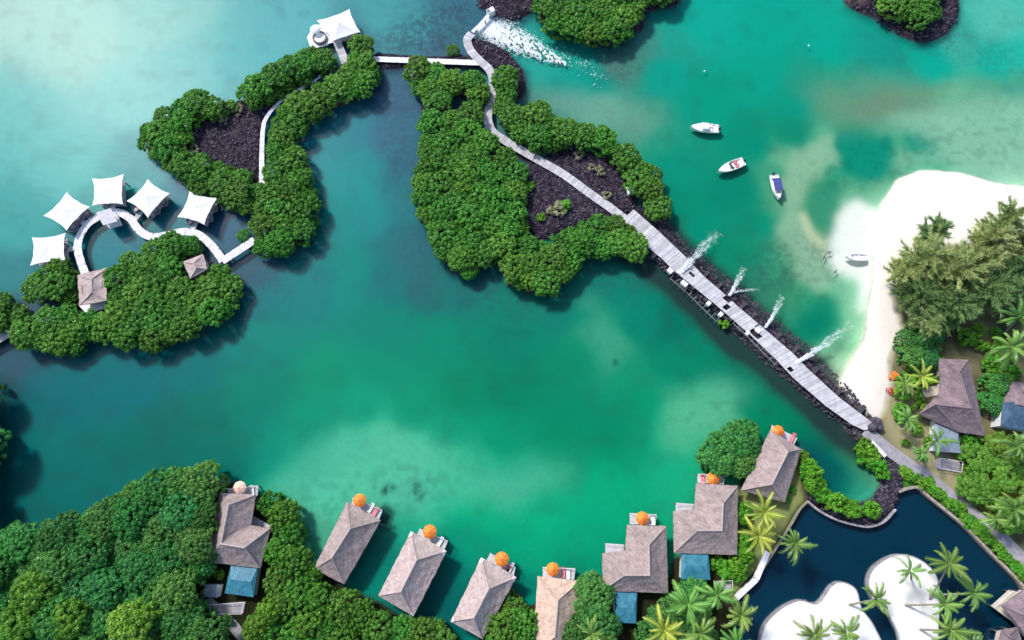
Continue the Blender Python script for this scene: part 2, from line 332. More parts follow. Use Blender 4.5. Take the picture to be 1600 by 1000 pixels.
# water colour over the bed: interpolated from survey points (x, y, sRGB), upper-left ones whitened to paint in sun glare
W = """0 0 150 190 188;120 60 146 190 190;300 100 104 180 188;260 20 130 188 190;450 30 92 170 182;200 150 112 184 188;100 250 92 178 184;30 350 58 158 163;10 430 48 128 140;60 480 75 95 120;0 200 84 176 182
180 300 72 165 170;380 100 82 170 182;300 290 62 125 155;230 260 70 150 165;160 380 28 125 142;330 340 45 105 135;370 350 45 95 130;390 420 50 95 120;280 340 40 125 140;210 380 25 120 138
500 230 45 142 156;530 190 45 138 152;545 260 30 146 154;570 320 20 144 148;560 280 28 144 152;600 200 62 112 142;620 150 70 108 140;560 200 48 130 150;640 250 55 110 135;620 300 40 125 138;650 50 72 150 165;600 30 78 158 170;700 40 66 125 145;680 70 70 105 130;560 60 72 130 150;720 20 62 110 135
520 340 12 138 142;480 430 18 125 132;540 430 8 136 132;600 440 26 120 126;660 440 42 108 118;640 400 45 110 125;700 450 30 115 118;400 470 20 120 128;400 520 4 132 128;300 560 2 116 122;200 590 4 110 122;100 620 2 106 116;60 700 2 112 113;150 720 2 108 108;250 690 5 108 103;60 590 14 106 120;20 570 56 92 116;0 610 30 88 100;120 580 4 110 120;50 640 2 106 114;100 780 2 106 108;40 780 2 105 106;20 800 2 95 98;130 760 2 108 108
320 660 3 115 106;400 620 3 128 114;500 600 4 143 118;600 560 4 140 118;600 500 6 132 120;700 530 4 138 116;800 520 4 130 112;800 600 4 130 103;720 620 4 135 105;900 560 12 138 110;920 490 20 135 115;930 520 58 156 128;955 550 62 156 128;985 590 20 150 118;1000 640 4 150 113;1060 560 4 132 108;1000 500 4 130 112;950 450 10 125 112;870 490 14 128 115;1060 500 4 115 100;1100 560 4 130 106;1140 560 4 125 102
1110 620 68 168 135;1080 650 84 178 143;1130 650 86 178 145;1060 680 60 172 135;1180 620 4 128 100;1200 650 2 132 100;1230 640 2 125 96;1250 660 2 118 92;1290 680 2 110 92;1270 710 0 84 92;1300 730 0 82 90;1320 750 2 105 98;1340 720 70 140 105;1350 760 45 148 122;1320 690 60 130 100;1365 745 90 140 112;1350 775 60 160 140;1290 750 2 86 92
460 720 22 155 132;550 690 62 175 147;600 680 86 183 152;640 700 80 184 152;700 720 62 180 146;760 740 52 172 140;820 740 48 168 136;880 730 30 158 122;450 760 66 172 146;500 780 74 185 156;560 740 78 186 155;600 760 78 186 156;650 780 70 180 152;620 730 82 186 154;700 770 40 175 140;750 800 6 168 128;850 800 10 170 130;950 760 6 165 126;1050 720 24 168 130;870 670 4 140 106;960 680 4 138 106;900 700 8 145 110;1000 700 8 152 116;790 690 4 150 118;700 670 12 150 122;820 860 4 160 126;900 850 4 162 126;900 890 4 140 116;580 870 4 128 116;700 900 4 118 110;690 940 4 98 100;800 910 4 120 110;620 820 30 165 138;480 830 74 165 138;420 710 6 140 122;380 700 4 125 112;350 720 3 112 104;740 860 4 150 122;500 650 6 148 124;560 640 8 152 126;640 640 6 145 116
880 130 20 155 145;850 100 40 160 155;830 170 85 135 130;870 150 92 152 140;940 165 112 166 150;1000 195 100 155 138;1030 220 40 148 128;900 110 6 154 148;930 120 10 150 142;960 100 92 132 126;990 100 80 138 128;1010 70 70 140 132;1030 110 4 158 144;1060 60 30 160 148;1100 30 10 165 153;1200 50 4 163 148;1300 70 6 163 148;1200 120 4 158 140;1100 150 4 152 134;1150 300 4 133 113;1050 250 6 143 123;1100 350 4 138 118;1070 320 4 138 116;1180 220 4 140 120;1250 210 8 134 112;1250 160 6 150 132;1300 165 78 150 125;1260 140 40 150 130;1340 160 100 150 124;1400 155 112 146 120;1450 160 110 155 130;1500 155 118 175 150;1340 130 40 155 135;1400 120 10 158 142;1380 85 20 150 142;1450 95 4 166 152;1500 60 66 172 164;1560 40 92 186 178;1560 90 20 178 164;1600 90 40 180 168;1600 130 80 160 140;1550 140 92 160 138;1590 180 130 190 168;1330 215 12 142 118;1350 240 6 138 112;1380 240 10 140 114;1320 250 40 150 125;1440 220 20 146 118;1455 240 30 150 122;1420 240 110 170 145;1480 200 140 192 168;1500 230 130 182 158;1560 220 128 180 158;1590 250 140 195 172;1520 250 115 175 152;1400 200 95 165 140;1430 180 120 178 152
1240 250 118 175 145;1280 240 140 188 158;1300 215 110 175 148;1220 280 60 150 122;1240 300 125 170 140;1270 300 100 155 122;1285 310 55 138 106;1300 290 40 140 112;1280 340 62 132 100;1300 340 90 150 118;1250 340 138 175 142;1240 390 130 166 136;1225 370 90 158 128;1210 410 62 148 118;1180 400 10 136 110;1190 350 4 138 116;1230 320 90 160 130;1290 370 130 160 132;1290 400 158 188 160;1320 345 205 222 205;1350 330 222 232 220;1340 380 190 222 198;1340 430 150 208 178;1360 420 200 225 205;1345 480 150 205 175;1300 450 130 185 155;1260 430 112 165 135;1240 460 62 145 115;1220 450 60 140 112;1180 440 50 132 108;1160 410 8 132 108;1280 490 6 130 104;1270 510 4 125 100;1300 510 20 140 112;1260 480 50 148 118;1330 500 145 200 165;1320 540 150 205 168;1345 520 190 220 190;1290 560 140 188 155;1320 580 200 220 190;1300 590 170 195 165;1380 300 160 205 180;1370 290 110 170 140;1340 300 120 180 150;1400 275 100 165 135;1350 280 60 150 122;1410 258 100 165 140;1450 255 140 195 170;1520 258 160 205 182;1580 275 180 215 195;1400 262 80 158 130"""
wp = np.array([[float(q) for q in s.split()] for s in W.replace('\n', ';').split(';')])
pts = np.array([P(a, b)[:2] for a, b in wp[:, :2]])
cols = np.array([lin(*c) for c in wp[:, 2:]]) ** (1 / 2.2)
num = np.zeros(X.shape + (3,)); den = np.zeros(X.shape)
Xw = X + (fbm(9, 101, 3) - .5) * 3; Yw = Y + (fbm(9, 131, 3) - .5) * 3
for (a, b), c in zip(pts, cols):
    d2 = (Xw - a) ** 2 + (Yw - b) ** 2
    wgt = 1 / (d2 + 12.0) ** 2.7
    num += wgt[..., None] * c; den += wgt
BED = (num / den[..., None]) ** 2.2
GAIN = 1.36
BED = BED / GAIN * np.array([.85, 1.03, .91])
BED *= (1 + (fbm(14, 150, 5) - .5) * .08)[..., None]
def mixc(A, c, m):
    c = np.array(c) if not isinstance(c, np.ndarray) else c
    return A * (1 - m[..., None]) + c * m[..., None]
# submerged reef and rock shelf
near = blur(np.maximum.reduce([mask(MG[k], 0, .5, 1.) for k in MG] + [mask(p, 0, .5) for p in (ROCK_D, ROCK_E, ROCK_S, ROCK_A)]), 1.8)
shelf = np.clip(near * 1.9 - .35 + (fbm(3, 210) - .5) * .7, 0, 1) * (1 - rightm)
sh2 = np.clip(mask([(975,335),(1000,320),(1050,345),(1085,385),(1145,436),(1205,486),(1265,540),(1300,575),(1335,660),(1365,720),(1335,715),(1250,640),(1190,585),(1130,545),(1080,495),(1040,450),(990,415),(960,400)], 1.2, .5) * 1.5 + (fbm(3, 260) - .5) * .6, 0, 1)
reef_zones = [([(575,70),(600,45),(640,25),(680,0),(740,-10),(740,60),(700,85),(600,86)], .75), ([(600,120),(645,120),(655,200),(650,300),(670,400),(700,450),(660,490),(640,430),(610,300),(590,200)], .42),
              ([(700,430),(740,430),(790,450),(830,470),(900,440),(930,400),(1000,405),(1020,430),(900,470),(830,500),(740,480)], .45),
              ([(0,555),(40,540),(140,550),(60,590),(0,600)], .55), ([(385,395),(440,405),(470,400),(420,440),(380,480),(350,510)], .55),
              ([(560,800),(590,790),(610,800),(600,840),(580,850)], .9), ([(643,755),(655,755),(660,775),(650,785),(640,775)], .9), ([(590,762),(625,748),(620,770),(595,772)], .6),
              ([(940,75),(1000,70),(1010,110),(980,130),(945,115)], .5), ([(1160,400),(1220,370),(1250,400),(1240,440),(1190,450)], .45), ([(1470,20),(1520,40),(1500,85),(1440,80)], .5),
              ([(1240,360),(1300,380),(1290,420),(1260,430)], .4), ([(440,790),(475,800),(485,840),(465,845)], .7), ([(1515,70),(1600,60),(1600,110),(1530,100)], .35), ([(1404,84),(1440,78),(1436,102),(1412,104)], .5)]
reef = np.zeros_like(X)
for p, s in reef_zones: reef = np.maximum(reef, mask(p, 1.6, 1.0) * s)
BED = mixc(BED, np.array(lin(40, 58, 84)) * .6, np.clip(shelf, 0, 1) * .42)
BED = mixc(BED, np.array(lin(48, 46, 60)) * .55, sh2 * .82)
for p, c, k, sg, wp_ in (
    ([(1222,252),(1308,208),(1318,248),(1288,262),(1268,292),(1256,332),(1296,378),(1290,440),(1256,440),(1236,392),(1212,372),(1228,320)], (146,188,156), .72, .7, 2.0),
    ([(1262,330),(1275,352),(1296,378),(1290,388),(1262,362),(1252,335)], (196,208,170), .8, .5, .8),
    ([(1310,205),(1345,196),(1358,214),(1395,208),(1402,250),(1386,276),(1332,276),(1308,262)], (8,142,116), .95, .6, 1.6),
    ([(1274,300),(1300,292),(1316,322),(1298,366),(1282,362),(1268,330)], (52,146,114), .85, .8, 1.3),
    ([(1258,486),(1300,480),(1312,504),(1290,532),(1262,526),(1252,500)], (2,128,102), .9, 1.3, 1.0),
    ([(1415,203),(1440,214),(1457,240),(1446,246),(1424,232)], (20,148,120), .85, .6, 1.3),
    ([(1296,374),(1318,324),(1345,308),(1376,330),(1376,420),(1352,500),(1342,440),(1302,420)], (238,244,236), .95, .8, .8),
    ([(1250,140),(1330,120),(1450,130),(1460,165),(1380,190),(1300,195),(1290,160)], (104,152,126), .7, 2.0, 2.2),
    ([(1350,150),(1440,145),(1452,165),(1390,178),(1340,182)], (112,142,116), .7, 1.4, 1.4),
    ([(820,145),(900,140),(990,180),(1000,200),(940,190),(860,165)], (116,162,146), .6, 1.6, 1.5),
    ([(425,770),(452,728),(490,695),(535,674),(590,668),(645,680),(695,702),(735,740),(790,745),(860,728),(888,735),(868,762),(812,784),(745,776),(700,775),(650,800),(560,805),(480,835)], (92,190,158), .5, 1.5, 1.6),
    ([(1082,612),(1110,598),(1182,588),(1160,640),(1152,662),(1100,695),(1048,692),(1040,660)], (96,184,148), .5, 1.4, 1.6),
    ([(900,475),(925,448),(945,480),(962,540),(978,572),(955,578),(930,532)], (66,160,132), .5, 1.0, 1.6),
    ([(780,560),(850,500),(930,580),(1020,600),(960,690),(850,700),(760,680),(740,620)], (0,126,100), .35, 5.0, 2.0),
    ([(1395,262),(1440,256),(1500,258),(1480,268),(1440,268),(1400,278),(1375,315),(1370,300)], (60,148,118), .5, .8, .8)):
    BED = mixc(BED, np.array(lin(*c)) / GAIN, mask(p, sg, wp_) * k)
BED = mixc(BED, np.array(lin(142, 192, 168)) / GAIN, mask([(1380,180),(1450,168),(1600,145),(1700,150),(1700,285),(1560,282),(1500,262),(1420,258),(1404,245),(1440,245),(1462,240),(1445,215),(1410,205)], 1.2, 1.6) * .6)
spk = np.clip((vnoise(.9, 401) - .38) * 6, 0, 1); spk2 = np.clip((vnoise(1.1, 402) - .58) * 8, 0, 1)
for p, k in (([(592,766),(606,757),(622,762),(618,770),(600,773)], 1), ([(645,757),(657,757),(662,770),(655,784),(646,778)], 1), ([(592,790),(606,788),(618,800),(612,812),(622,828),(606,830),(594,828),(584,815)], 1), ([(960,562),(968,562),(968,570),(960,570)], 1), ([(648,746),(652,744),(654,748),(650,750)], 1)):
    BED = mixc(BED, np.array(lin(24, 88, 82)) / GAIN * .6, mask(p, .35, .3) * (.35 + .55 * spk))
for p in ([(430,775),(700,690),(740,740),(660,800),(480,830)], [(1180,380),(1300,370),(1330,480),(1240,470)], [(1250,250),(1600,150),(1600,260),(1300,300)], [(590,30),(740,0),(740,70),(600,80)], [(1060,620),(1160,600),(1140,680),(1060,680)]):
    BED = mixc(BED, BED * .72, mask(p, 2.0, 1.0) * spk2 * .55)
# land colours
rockc = np.array([.030, .024, .034]); soil = np.array([.050, .055, .025]); grass = np.array([.10, .13, .035]); sand = np.array([.69, .635, .575])
dryg = np.array([.34, .30, .17])
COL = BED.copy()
lm = np.clip((land - .45) * 5, 0, 1)
COL = mixc(COL, rockc, lm)
bot = np.clip((mask(BOTTOM, .8, .4) - .45) * 5, 0, 1) * (1 - pond); COL = mixc(COL, soil * .4, bot)
gr = np.clip(fbm(5, 300) * 2 - .5, 0, 1)
rland = np.clip((rightm - .45) * 5, 0, 1) * (1 - pond)
COL = mixc(COL, soil, rland); COL = mixc(COL, dryg, rland * gr * .55)
COL = mixc(COL, dryg, mask(GARDEN_Y, 1.2, .5) * .85)
VEST = [(1150,775),(1250,705),(1262,784),(1236,820),(1207,866),(1171,909),(1150,930),(1130,930),(1150,860)]
COL = mixc(COL, np.array([.20, .22, .075]), mask(VEST, .7, .3) * (1 - pond))
COL = mixc(COL, np.array([.05, .24, .02]), mask(VERGE, .35, .1) * .9 * (1 - pond))
COL = mixc(COL, np.array([.36, .36, .05]), mask([(1500,700),(1600,690),(1620,800),(1560,810),(1510,770)], 1.5, .6) * .8)
COL = mixc(COL, rockc * 1.4, mask(LOOP, .35, .1) * (1 - rland))
BD = np.clip((mask(BEACH, .5, .25) - .3) * 2.2, 0, 1) * (1 - pond)
sandv = sand[None, None, :] * (1 + (fbm(6, 333, 5) - .5) * .22)[..., None]
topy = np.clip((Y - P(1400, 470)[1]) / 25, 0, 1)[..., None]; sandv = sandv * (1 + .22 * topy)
COL = mixc(COL, sandv, BD)
wet = np.clip(1 - np.abs(mask(BEACH, 1.1, .25) - .42) * 5, 0, 1) * (1 - pond) * np.clip((1600 - 0) / 1, 0, 1)
COL = mixc(COL, np.array([.56, .53, .43]), wet * .45 * (1 - topy[..., 0] * .7))
COL = mixc(COL, np.array([.0008, .032, .060]), np.clip(pond * 1.3 - .15, 0, 1))
COL = mixc(COL, np.array([.86, .83, .80]), np.clip((isl - .3) * 6, 0, 1))
isrock = np.clip(lm * (1 - bot) * (1 - rland) + mask(SHORE_R, .5, .3), 0, 1)
isrock *= (1 - BD)
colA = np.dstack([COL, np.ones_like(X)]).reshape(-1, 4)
mskA = np.dstack([isrock, reef, np.clip(BD + isl, 0, 1), np.ones_like(X)]).reshape(-1, 4)
ny, nx = X.shape
idx = np.arange(nx * ny).reshape(ny, nx)
F = np.stack([idx[:-1, :-1], idx[:-1, 1:], idx[1:, 1:], idx[1:, :-1]], -1).reshape(-1, 4)
V = np.dstack([X, Y, Hh]).reshape(-1, 3)
def ground_mat():
    m, t, b, N, L = nodes('ground')
    a = N.new('ShaderNodeAttribute'); a.attribute_name = 'Col'; k = N.new('ShaderNodeAttribute'); k.attribute_name = 'Msk'
    sp = N.new('ShaderNodeSeparateColor'); L.new(k.outputs['Color'], sp.inputs[0])
    geo = N.new('ShaderNodeNewGeometry')
    def noise(sc, det=5, ro=.6):
        n = N.new('ShaderNodeTexNoise'); n.inputs['Scale'].default_value = sc; n.inputs['Detail'].default_value = det; n.inputs['Roughness'].default_value = ro
        L.new(geo.outputs['Position'], n.inputs['Vector']); return n.outputs[0]
    def mapr(i, a0, a1, b0, b1):
        q = N.new('ShaderNodeMapRange'); q.inputs[1].default_value = a0; q.inputs[2].default_value = a1; q.inputs[3].default_value = b0; q.inputs[4].default_value = b1
        L.new(i, q.inputs[0]); return q.outputs[0]
    def mth(op, x, y):
        q = N.new('ShaderNodeMath'); q.operation = op
        for i, s in enumerate((x, y)):
            if isinstance(s, (int, float)): q.inputs[i].default_value = s
            else: L.new(s, q.inputs[i])
        return q.outputs[0]
    def mixrgb(f, c1, c2, mode='MIX'):
        q = N.new('ShaderNodeMix'); q.data_type = 'RGBA'; q.blend_type = mode
        for i, s in ((0, f), (6, c1), (7, c2)):
            if isinstance(s, (int, float)): q.inputs[i].default_value = s
            elif isinstance(s, tuple): q.inputs[i].default_value = (*s, 1)
            else: L.new(s, q.inputs[i])
        return q.outputs[2]
    n_f = noise(1.6, 7, .75)
    # mottled rock
    rock = mixrgb(mapr(noise(1.1, 8, .85), .48, .66, 0, 1), (.022, .016, .026), (.12, .10, .135))
    rock = mixrgb(mapr(noise(.16, 3), .58, .72, 0, .55), rock, (.16, .14, .10))
    c = mixrgb(sp.outputs[0], a.outputs['Color'], rock)
    rf = mth('MULTIPLY', mapr(noise(.9, 6, .8), .46, .54, 0, 1), sp.outputs[1])
    c = mixrgb(mth('MULTIPLY', rf, .75), c, (.03, .05, .075))
    gm = mapr(n_f, .3, .7, .62, 1.38); cv = N.new('ShaderNodeCombineColor')
    notsand = mth('SUBTRACT', 1, sp.outputs[2])
    amt = mth('MULTIPLY', mth('SUBTRACT', gm, 1), mapr(notsand, 0, 1, .12, .24)); fac = mth('ADD', 1, amt)
    for i in range(3): L.new(fac, cv.inputs[i])
    c = mixrgb(1.0, c, cv.outputs[0], 'MULTIPLY')
    L.new(c, b.inputs['Base Color']); b.inputs['Roughness'].default_value = .9; b.inputs['Specular IOR Level'].default_value = 0
    bp = N.new('ShaderNodeBump'); bp.inputs['Distance'].default_value = .5
    L.new(mth('ADD', mth('MULTIPLY', sp.outputs[0], .9), mth('MULTIPLY', sp.outputs[2], .22)), bp.inputs['Strength']); L.new(noise(1.4, 6, .8), bp.inputs['Height']); L.new(bp.outputs[0], b.inputs['Normal'])
    return m
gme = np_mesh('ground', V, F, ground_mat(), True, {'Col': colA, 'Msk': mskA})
g = link('ground', gme); tag(g, kind='structure')
def hz(x, y):
    i = int(np.clip(np.searchsorted(xs, x), 0, nx - 1)); j = int(np.clip(np.searchsorted(ys, y), 0, ny - 1)); return float(Hh[j, i])

# ------------------------------------------------------------------ water sheets
def water_mat(name, rough, bump, dist, tint, sc=(.35, 1.6), ior=1.2):
    m, t, b, N, L = nodes(name)
    N.remove(b); out = N['Material Output']
    geo = N.new('ShaderNodeNewGeometry')
    n = N.new('ShaderNodeTexNoise'); n.inputs['Scale'].default_value = sc[0]; n.inputs['Detail'].default_value = 6; n.inputs['Roughness'].default_value = .6
    mp = N.new('ShaderNodeMapping'); mp.inputs['Scale'].default_value = (1, 1.7, 1); mp.inputs['Rotation'].default_value = (0, 0, .5)
    L.new(geo.outputs['Position'], mp.inputs[0]); L.new(mp.outputs[0], n.inputs['Vector'])
    bp = N.new('ShaderNodeBump'); bp.inputs['Strength'].default_value = bump; bp.inputs['Distance'].default_value = dist; L.new(n.outputs[0], bp.inputs['Height'])
    gl = N.new('ShaderNodeBsdfGlossy'); gl.inputs['Roughness'].default_value = rough; L.new(bp.outputs[0], gl.inputs['Normal'])
    tr = N.new('ShaderNodeBsdfTransparent'); tr.inputs[0].default_value = (*tint, 1)
    fr = N.new('ShaderNodeFresnel'); fr.inputs[0].default_value = ior
    mx = N.new('ShaderNodeMixShader'); L.new(fr.outputs[0], mx.inputs[0]); L.new(tr.outputs[0], mx.inputs[1]); L.new(gl.outputs[0], mx.inputs[2]); L.new(mx.outputs[0], out.inputs[0])
    return m
b_ = MB(); b_.add([(-1500, -1500, 0), (1500, -1500, 0), (1500, 1500, 0), (-1500, 1500, 0)], [(0, 1, 2, 3)])
sea = b_.build('sea_water', water_mat('sea_water', .33, .35, .10, (1, 1, 1), ior=1.18)); tag(sea, kind='structure')
b_ = MB(); pp = PL(POND); cx = sum(p.x for p in pp) / len(pp); cy = sum(p.y for p in pp) / len(pp)
b_.add([(cx + (p.x - cx) * 1.03, cy + (p.y - cy) * 1.03, .06) for p in pp], [tuple(range(len(pp)))[::-1]])
tag(b_.build('pond_water', water_mat('pond_water', .05, .10, .1, (.8, .9, .95), ior=1.33)), kind='structure')

# ------------------------------------------------------------------ boardwalks
def resample(pts, step):
    out = [Vector(pts[0])]; carry = 0
    for a, b in zip(pts[:-1], pts[1:]):
        a = Vector(a); b = Vector(b); L = (b - a).length; t = step - carry
        while t <= L: out.append(a.lerp(b, t / L)); t += step
        carry = L - (t - step)
    return out
def smooth_line(pts, n=6):
    "catmull-rom through plan points"
    pts = [Vector(p) for p in pts]; q = [pts[0] * 2 - pts[1]] + pts + [pts[-1] * 2 - pts[-2]]; out = []
    for i in range(1, len(q) - 2):
        for k in range(n):
            t = k / n; a, b, c, d = q[i - 1], q[i], q[i + 1], q[i + 2]
            out.append(.5 * ((2 * b) + (c - a) * t + (2 * a - 5 * b + 4 * c - d) * t * t + (3 * b - a - 3 * c + d) * t ** 3))
    return out + [pts[-1]]
def walk(name, label, cat, px, width, z, m, curved=True, rail=False, lights=False, wend=None, step=.24):
    line = PL(px, z)
    if curved: line = smooth_line(line)
    line = resample(line, step); root = thing(name, label, cat, (line[0].x, line[0].y, 0))
    pl = MB(); fr = MB(); n = len(line)
    norms = []
    for i in range(n):
        d = line[min(i + 2, n - 1)] - line[max(i - 2, 0)]; d.z = 0; d.normalize(); norms.append((d, Vector((-d.y, d.x, 0))))
    W = [width + ((wend or width) - width) * i / n for i in range(n)]
    r2 = random.Random(n)
    for i in range(n - 1):
        d, s = norms[i]; d2, s2 = norms[i + 1]; a = line[i] + d * .012; b = line[i + 1] - d * .012
        j1 = W[i] / 2 + r2.uniform(-.03, .03); j2 = W[i] / 2 + r2.uniform(-.03, .03); dz = r2.uniform(-.012, .012)
        vs = [a - s * j1, a + s * j2, b + s2 * j2, b - s2 * j1]
        vs = [Vector((v.x, v.y, z + dz)) for v in vs]; lo = [Vector((v.x, v.y, z - .06)) for v in vs]
        pl.add(vs + lo, [(3, 2, 1, 0), (4, 5, 6, 7), (0, 1, 5, 4), (1, 2, 6, 5), (2, 3, 7, 6), (3, 0, 4, 7)])
    pl.build('deck_boards', m, root)
    for sgn in (-1, 1):
        edge = [Vector((line[i].x, line[i].y, z - .16)) + norms[i][1] * sgn * (W[i] / 2 - .12) for i in list(range(0, n, 5)) + [n - 1]]
        fr.tube(edge, .09, 4)
    fr.build('beams', M['post'], root)
    cnt = max(2, int(n * step / 3.5))
    if cnt > 48: cnt = 48
    for k in range(cnt):
        i = int((k + .5) / cnt * (n - 1))
        pp_ = MB()
        for sgn in (-1, 1):
            q = line[i] + norms[i][1] * sgn * (W[i] / 2 - .12); pp_.tube([(q.x, q.y, -2), (q.x, q.y, z - .07)], .09, 6)
        pp_.build('pile_pair', M['post'], root)
    if rail:
        rb = MB()
        for sgn in (-1, 1):
            top = [Vector((line[i].x, line[i].y, z + .95)) + norms[i][1] * sgn * (W[i] / 2 + .03) for i in list(range(0, n, 5)) + [n - 1]]
            rb.tube(top, .035, 4)
            for t in top: rb.tube([(t.x, t.y, z - .1), (t.x, t.y, z + .95)], .03, 4, cap=False)
        rb.build('handrails', M['plank_w'], root)
    if lights:
        for i in range(8, n - 4, 15):
            sgn = 1 if (i // 15) % 2 else -1; q = line[i] + norms[i][1] * sgn * (W[i] / 2 - .1)
            lb = MB(); lb.lathe((q.x, q.y, z), [(.001, .24), (.07, .22), (.07, 0)], 8); lb.build('bollard_light', M['post'], root)
    return root
walk('boardwalk', 'winding bleached plank boardwalk linking the five white canopies, from thatched pavilion to mangrove ribbon', 'boardwalk',
     [(133,428),(125,405),(121,386),(125,368),(136,351),(151,340),(165,334),(178,331),(192,334),(205,343),(214,356),(226,366),(240,370),(262,367),(284,362),(300,363),(314,369),(330,383),(342,398),(349,409)], 1.55, 1.0, M['plank_w'], lights=True)
walk('boardwalk', 'short straight bleached boardwalk joining the winding walk to the long mangrove ribbon', 'boardwalk', [(347,408),(399,374)], 1.55, .995, M['plank_w'], False, lights=True)
walk('boardwalk', 'grey boardwalk at the left edge running under the round mangrove clump', 'boardwalk', [(-40,552),(0,528),(60,495)], 1.7, .9, M['plank'], False)
walk('causeway_path', 'curving white path between bare rock and the mangrove ribbon on the upper left island', 'path', [(409,296),(409,240),(411,200),(417,182),(430,166),(450,149),(485,130),(505,116)], 1.15, .95, M['plank_w'], wend=.5)
walk('boardwalk', 'short grey plank walk leading to the white spa canopy at the top', 'boardwalk', [(524,58),(531,76),(540,98)], 1.7, 1.1, M['plank'], False)
walk('footbridge', 'straight white footbridge crossing the channel between the two mangrove islands', 'footbridge', [(583,92),(660,95),(752,98)], 1.25, 1.0, M['white'], False)
walk('boardwalk', 'long grey boardwalk winding through the central mangrove island past the bare rock', 'boardwalk',
     [(737,52),(730,62),(735,78),(749,94),(764,108),(770,125),(768,150),(762,180),(768,203),(785,217),(812,233),(842,250),(880,272),(920,301),(950,322),(978,343)], 1.75, 1.04, M['plank'])
walk('sluice_walkway', 'narrow pale walkway over the foaming sluice gate at the top', 'walkway', [(738,50),(752,36),(764,22)], .7, 1.2, M['plank_w'], False)
sb = thing('sluice_gate', 'small pale concrete box at the end of the walkway above the foaming water', 'sluice gate', P(766, 22, 0))
b = MB(); q = P(767, 23, 0); b.box((q.x, q.y, .5), (1.6, 1.1, 2.2), .5); b.build('housing', M['white'], sb)
b = MB(); b.box((q.x - .5, q.y - .2, 1.75), (.5, .5, .3), .5); b.build('winch', M['plank_d'], sb)

# wide pier
def wide_pier():
    root = thing('pier', 'wide straight grey plank pier with sluice openings running from central island down to the beach', 'pier', P(1180, 510, 0))
    z = 1.15
    Lf = PL([(973,343),(1010,384),(1034,404),(1050,420),(1080,445),(1116,474),(1140,495),(1170,521),(1214,563),(1239,590),(1290,634),(1332,664),(1350,672)], z)
    Rt = PL([(990,327),(1030,362),(1050,381),(1070,400),(1100,432),(1126,454),(1150,476),(1183,504),(1239,552),(1260,574),(1310,620),(1352,652),(1372,668)], z)
    L_ = resample(Lf, .25); n = len(L_); tot = sum((b - a).length for a, b in zip(Rt[:-1], Rt[1:])); R_ = resample(Rt, tot / (n - 1) * .9995)
    n = min(n, len(R_)); pl = MB(); r3 = random.Random(3); holes = {}
    d = (P(1372, 668, z) - P(990, 327, z)); d.z = 0; d.normalize(); s = Vector((d.y, -d.x, 0))     # towards lower left
    def frac(px, py): v = P(px, py, z) - Lf[0]; v.z = 0; return v.dot(d) / ((Lf[-1] - Lf[0]).length)
    gaps = [(frac(1119,470), frac(1133,482), .18, .62), (frac(1133,455), frac(1142,463), .70, 1.0), (frac(1183,497), frac(1190,505), .66, 1.0), (frac(1176,508), frac(1189,520), .12, .5), (frac(1072,425), frac(1080,432), .45, .62), (frac(1241,560), frac(1247,566), .1, .35)]
    for i in range(n - 1):
        a = L_[i]; b = R_[i]; a2 = L_[i + 1]; b2 = R_[i + 1]; t = i / (n - 1); segs = [(0, 1)]
        for g0, g1, u0, u1 in gaps:
            if g0 <= t <= g1: segs = [(0, u0), (u1, 1)] if u1 < 1 else [(0, u0)]
        ext = r3.uniform(0, .10) if t > .62 else r3.uniform(-.02, .02)
        for u0, u1 in segs:
            e0 = -ext * .02 if u0 == 0 else 0
            vs = [a.lerp(b, u0 + e0), a2.lerp(b2, u0 + e0), a2.lerp(b2, u1), a.lerp(b, u1)]; k = .03
            vs = [vs[0].lerp(vs[1], k), vs[1].lerp(vs[0], k), vs[2].lerp(vs[3], k), vs[3].lerp(vs[2], k)]
            dz = r3.uniform(-.015, .015); vs = [Vector((v.x, v.y, z + dz)) for v in vs]; lo = [Vector((v.x, v.y, z - .09)) for v in vs]
            pl.add(vs + lo, [(0, 1, 2, 3), (7, 6, 5, 4), (1, 0, 4, 5), (2, 1, 5, 6), (3, 2, 6, 7), (0, 3, 7, 4)])
    pl.build('deck_boards', M['plank'], root)
    # concrete culvert walls under the deck
    for k, (px, py) in enumerate([(1000,366),(1030,392),(1062,416),(1092,440),(1112,458),(1150,488),(1165,505),(1205,536),(1232,556),(1262,590),(1300,622),(1335,650)]):
        c = P(px, py, 0); m_ = MB(); m_.box((c.x, c.y, -.3), (.7, 5.0, 2.7), math.atan2(d.y, d.x)); m_.build('pier_support', M['stone'], root)
    # bollard blocks and railing along the lagoon side
    for px, py, sx in ((1047,423,1.0),(1069,443,1.25),(1107,474,.7),(1126,491,.7),(1184,516,.9),(1168,520,.6)):
        c = P(px, py, z); m_ = MB(); m_.box((c.x, c.y, z - .35), (sx, .8, .9), math.atan2(d.y, d.x), taper=.92); m_.box((c.x, c.y, z + .13), (sx * 1.1, .9, .1), math.atan2(d.y, d.x)); m_.build('gate_block', M['plank_w'], root)
    rb = MB()
    for seg in ([(1052,430),(1078,452),(1104,478),(1124,497)], [(1150,500),(1172,520),(1196,545),(1222,570)]):
        t_ = resample(PL(seg, z + .1), 1.2)
        rb.tube([v + s * .9 for v in t_], .05, 4)
        for v in t_: rb.tube([v + s * .9 + Vector((0, 0, -1.6)), v + s * .9], .05, 4); rb.tube([v + s * .9, v + Vector((0, 0, -.1))], .04, 4)
    rb.build('side_frame', M['plank_d'], root)
wide_pier()
b = MB()
for px, py, s_ in ((1369,660,1.1),(1362,668,.9),(1373,668,.8)):
    c = P(px, py, 1); b.lathe((c.x, c.y, 0), [(s_ * .9, 0), (s_, 1.0), (s_ * .7, 1.9), (.01, 2.2)], 9)
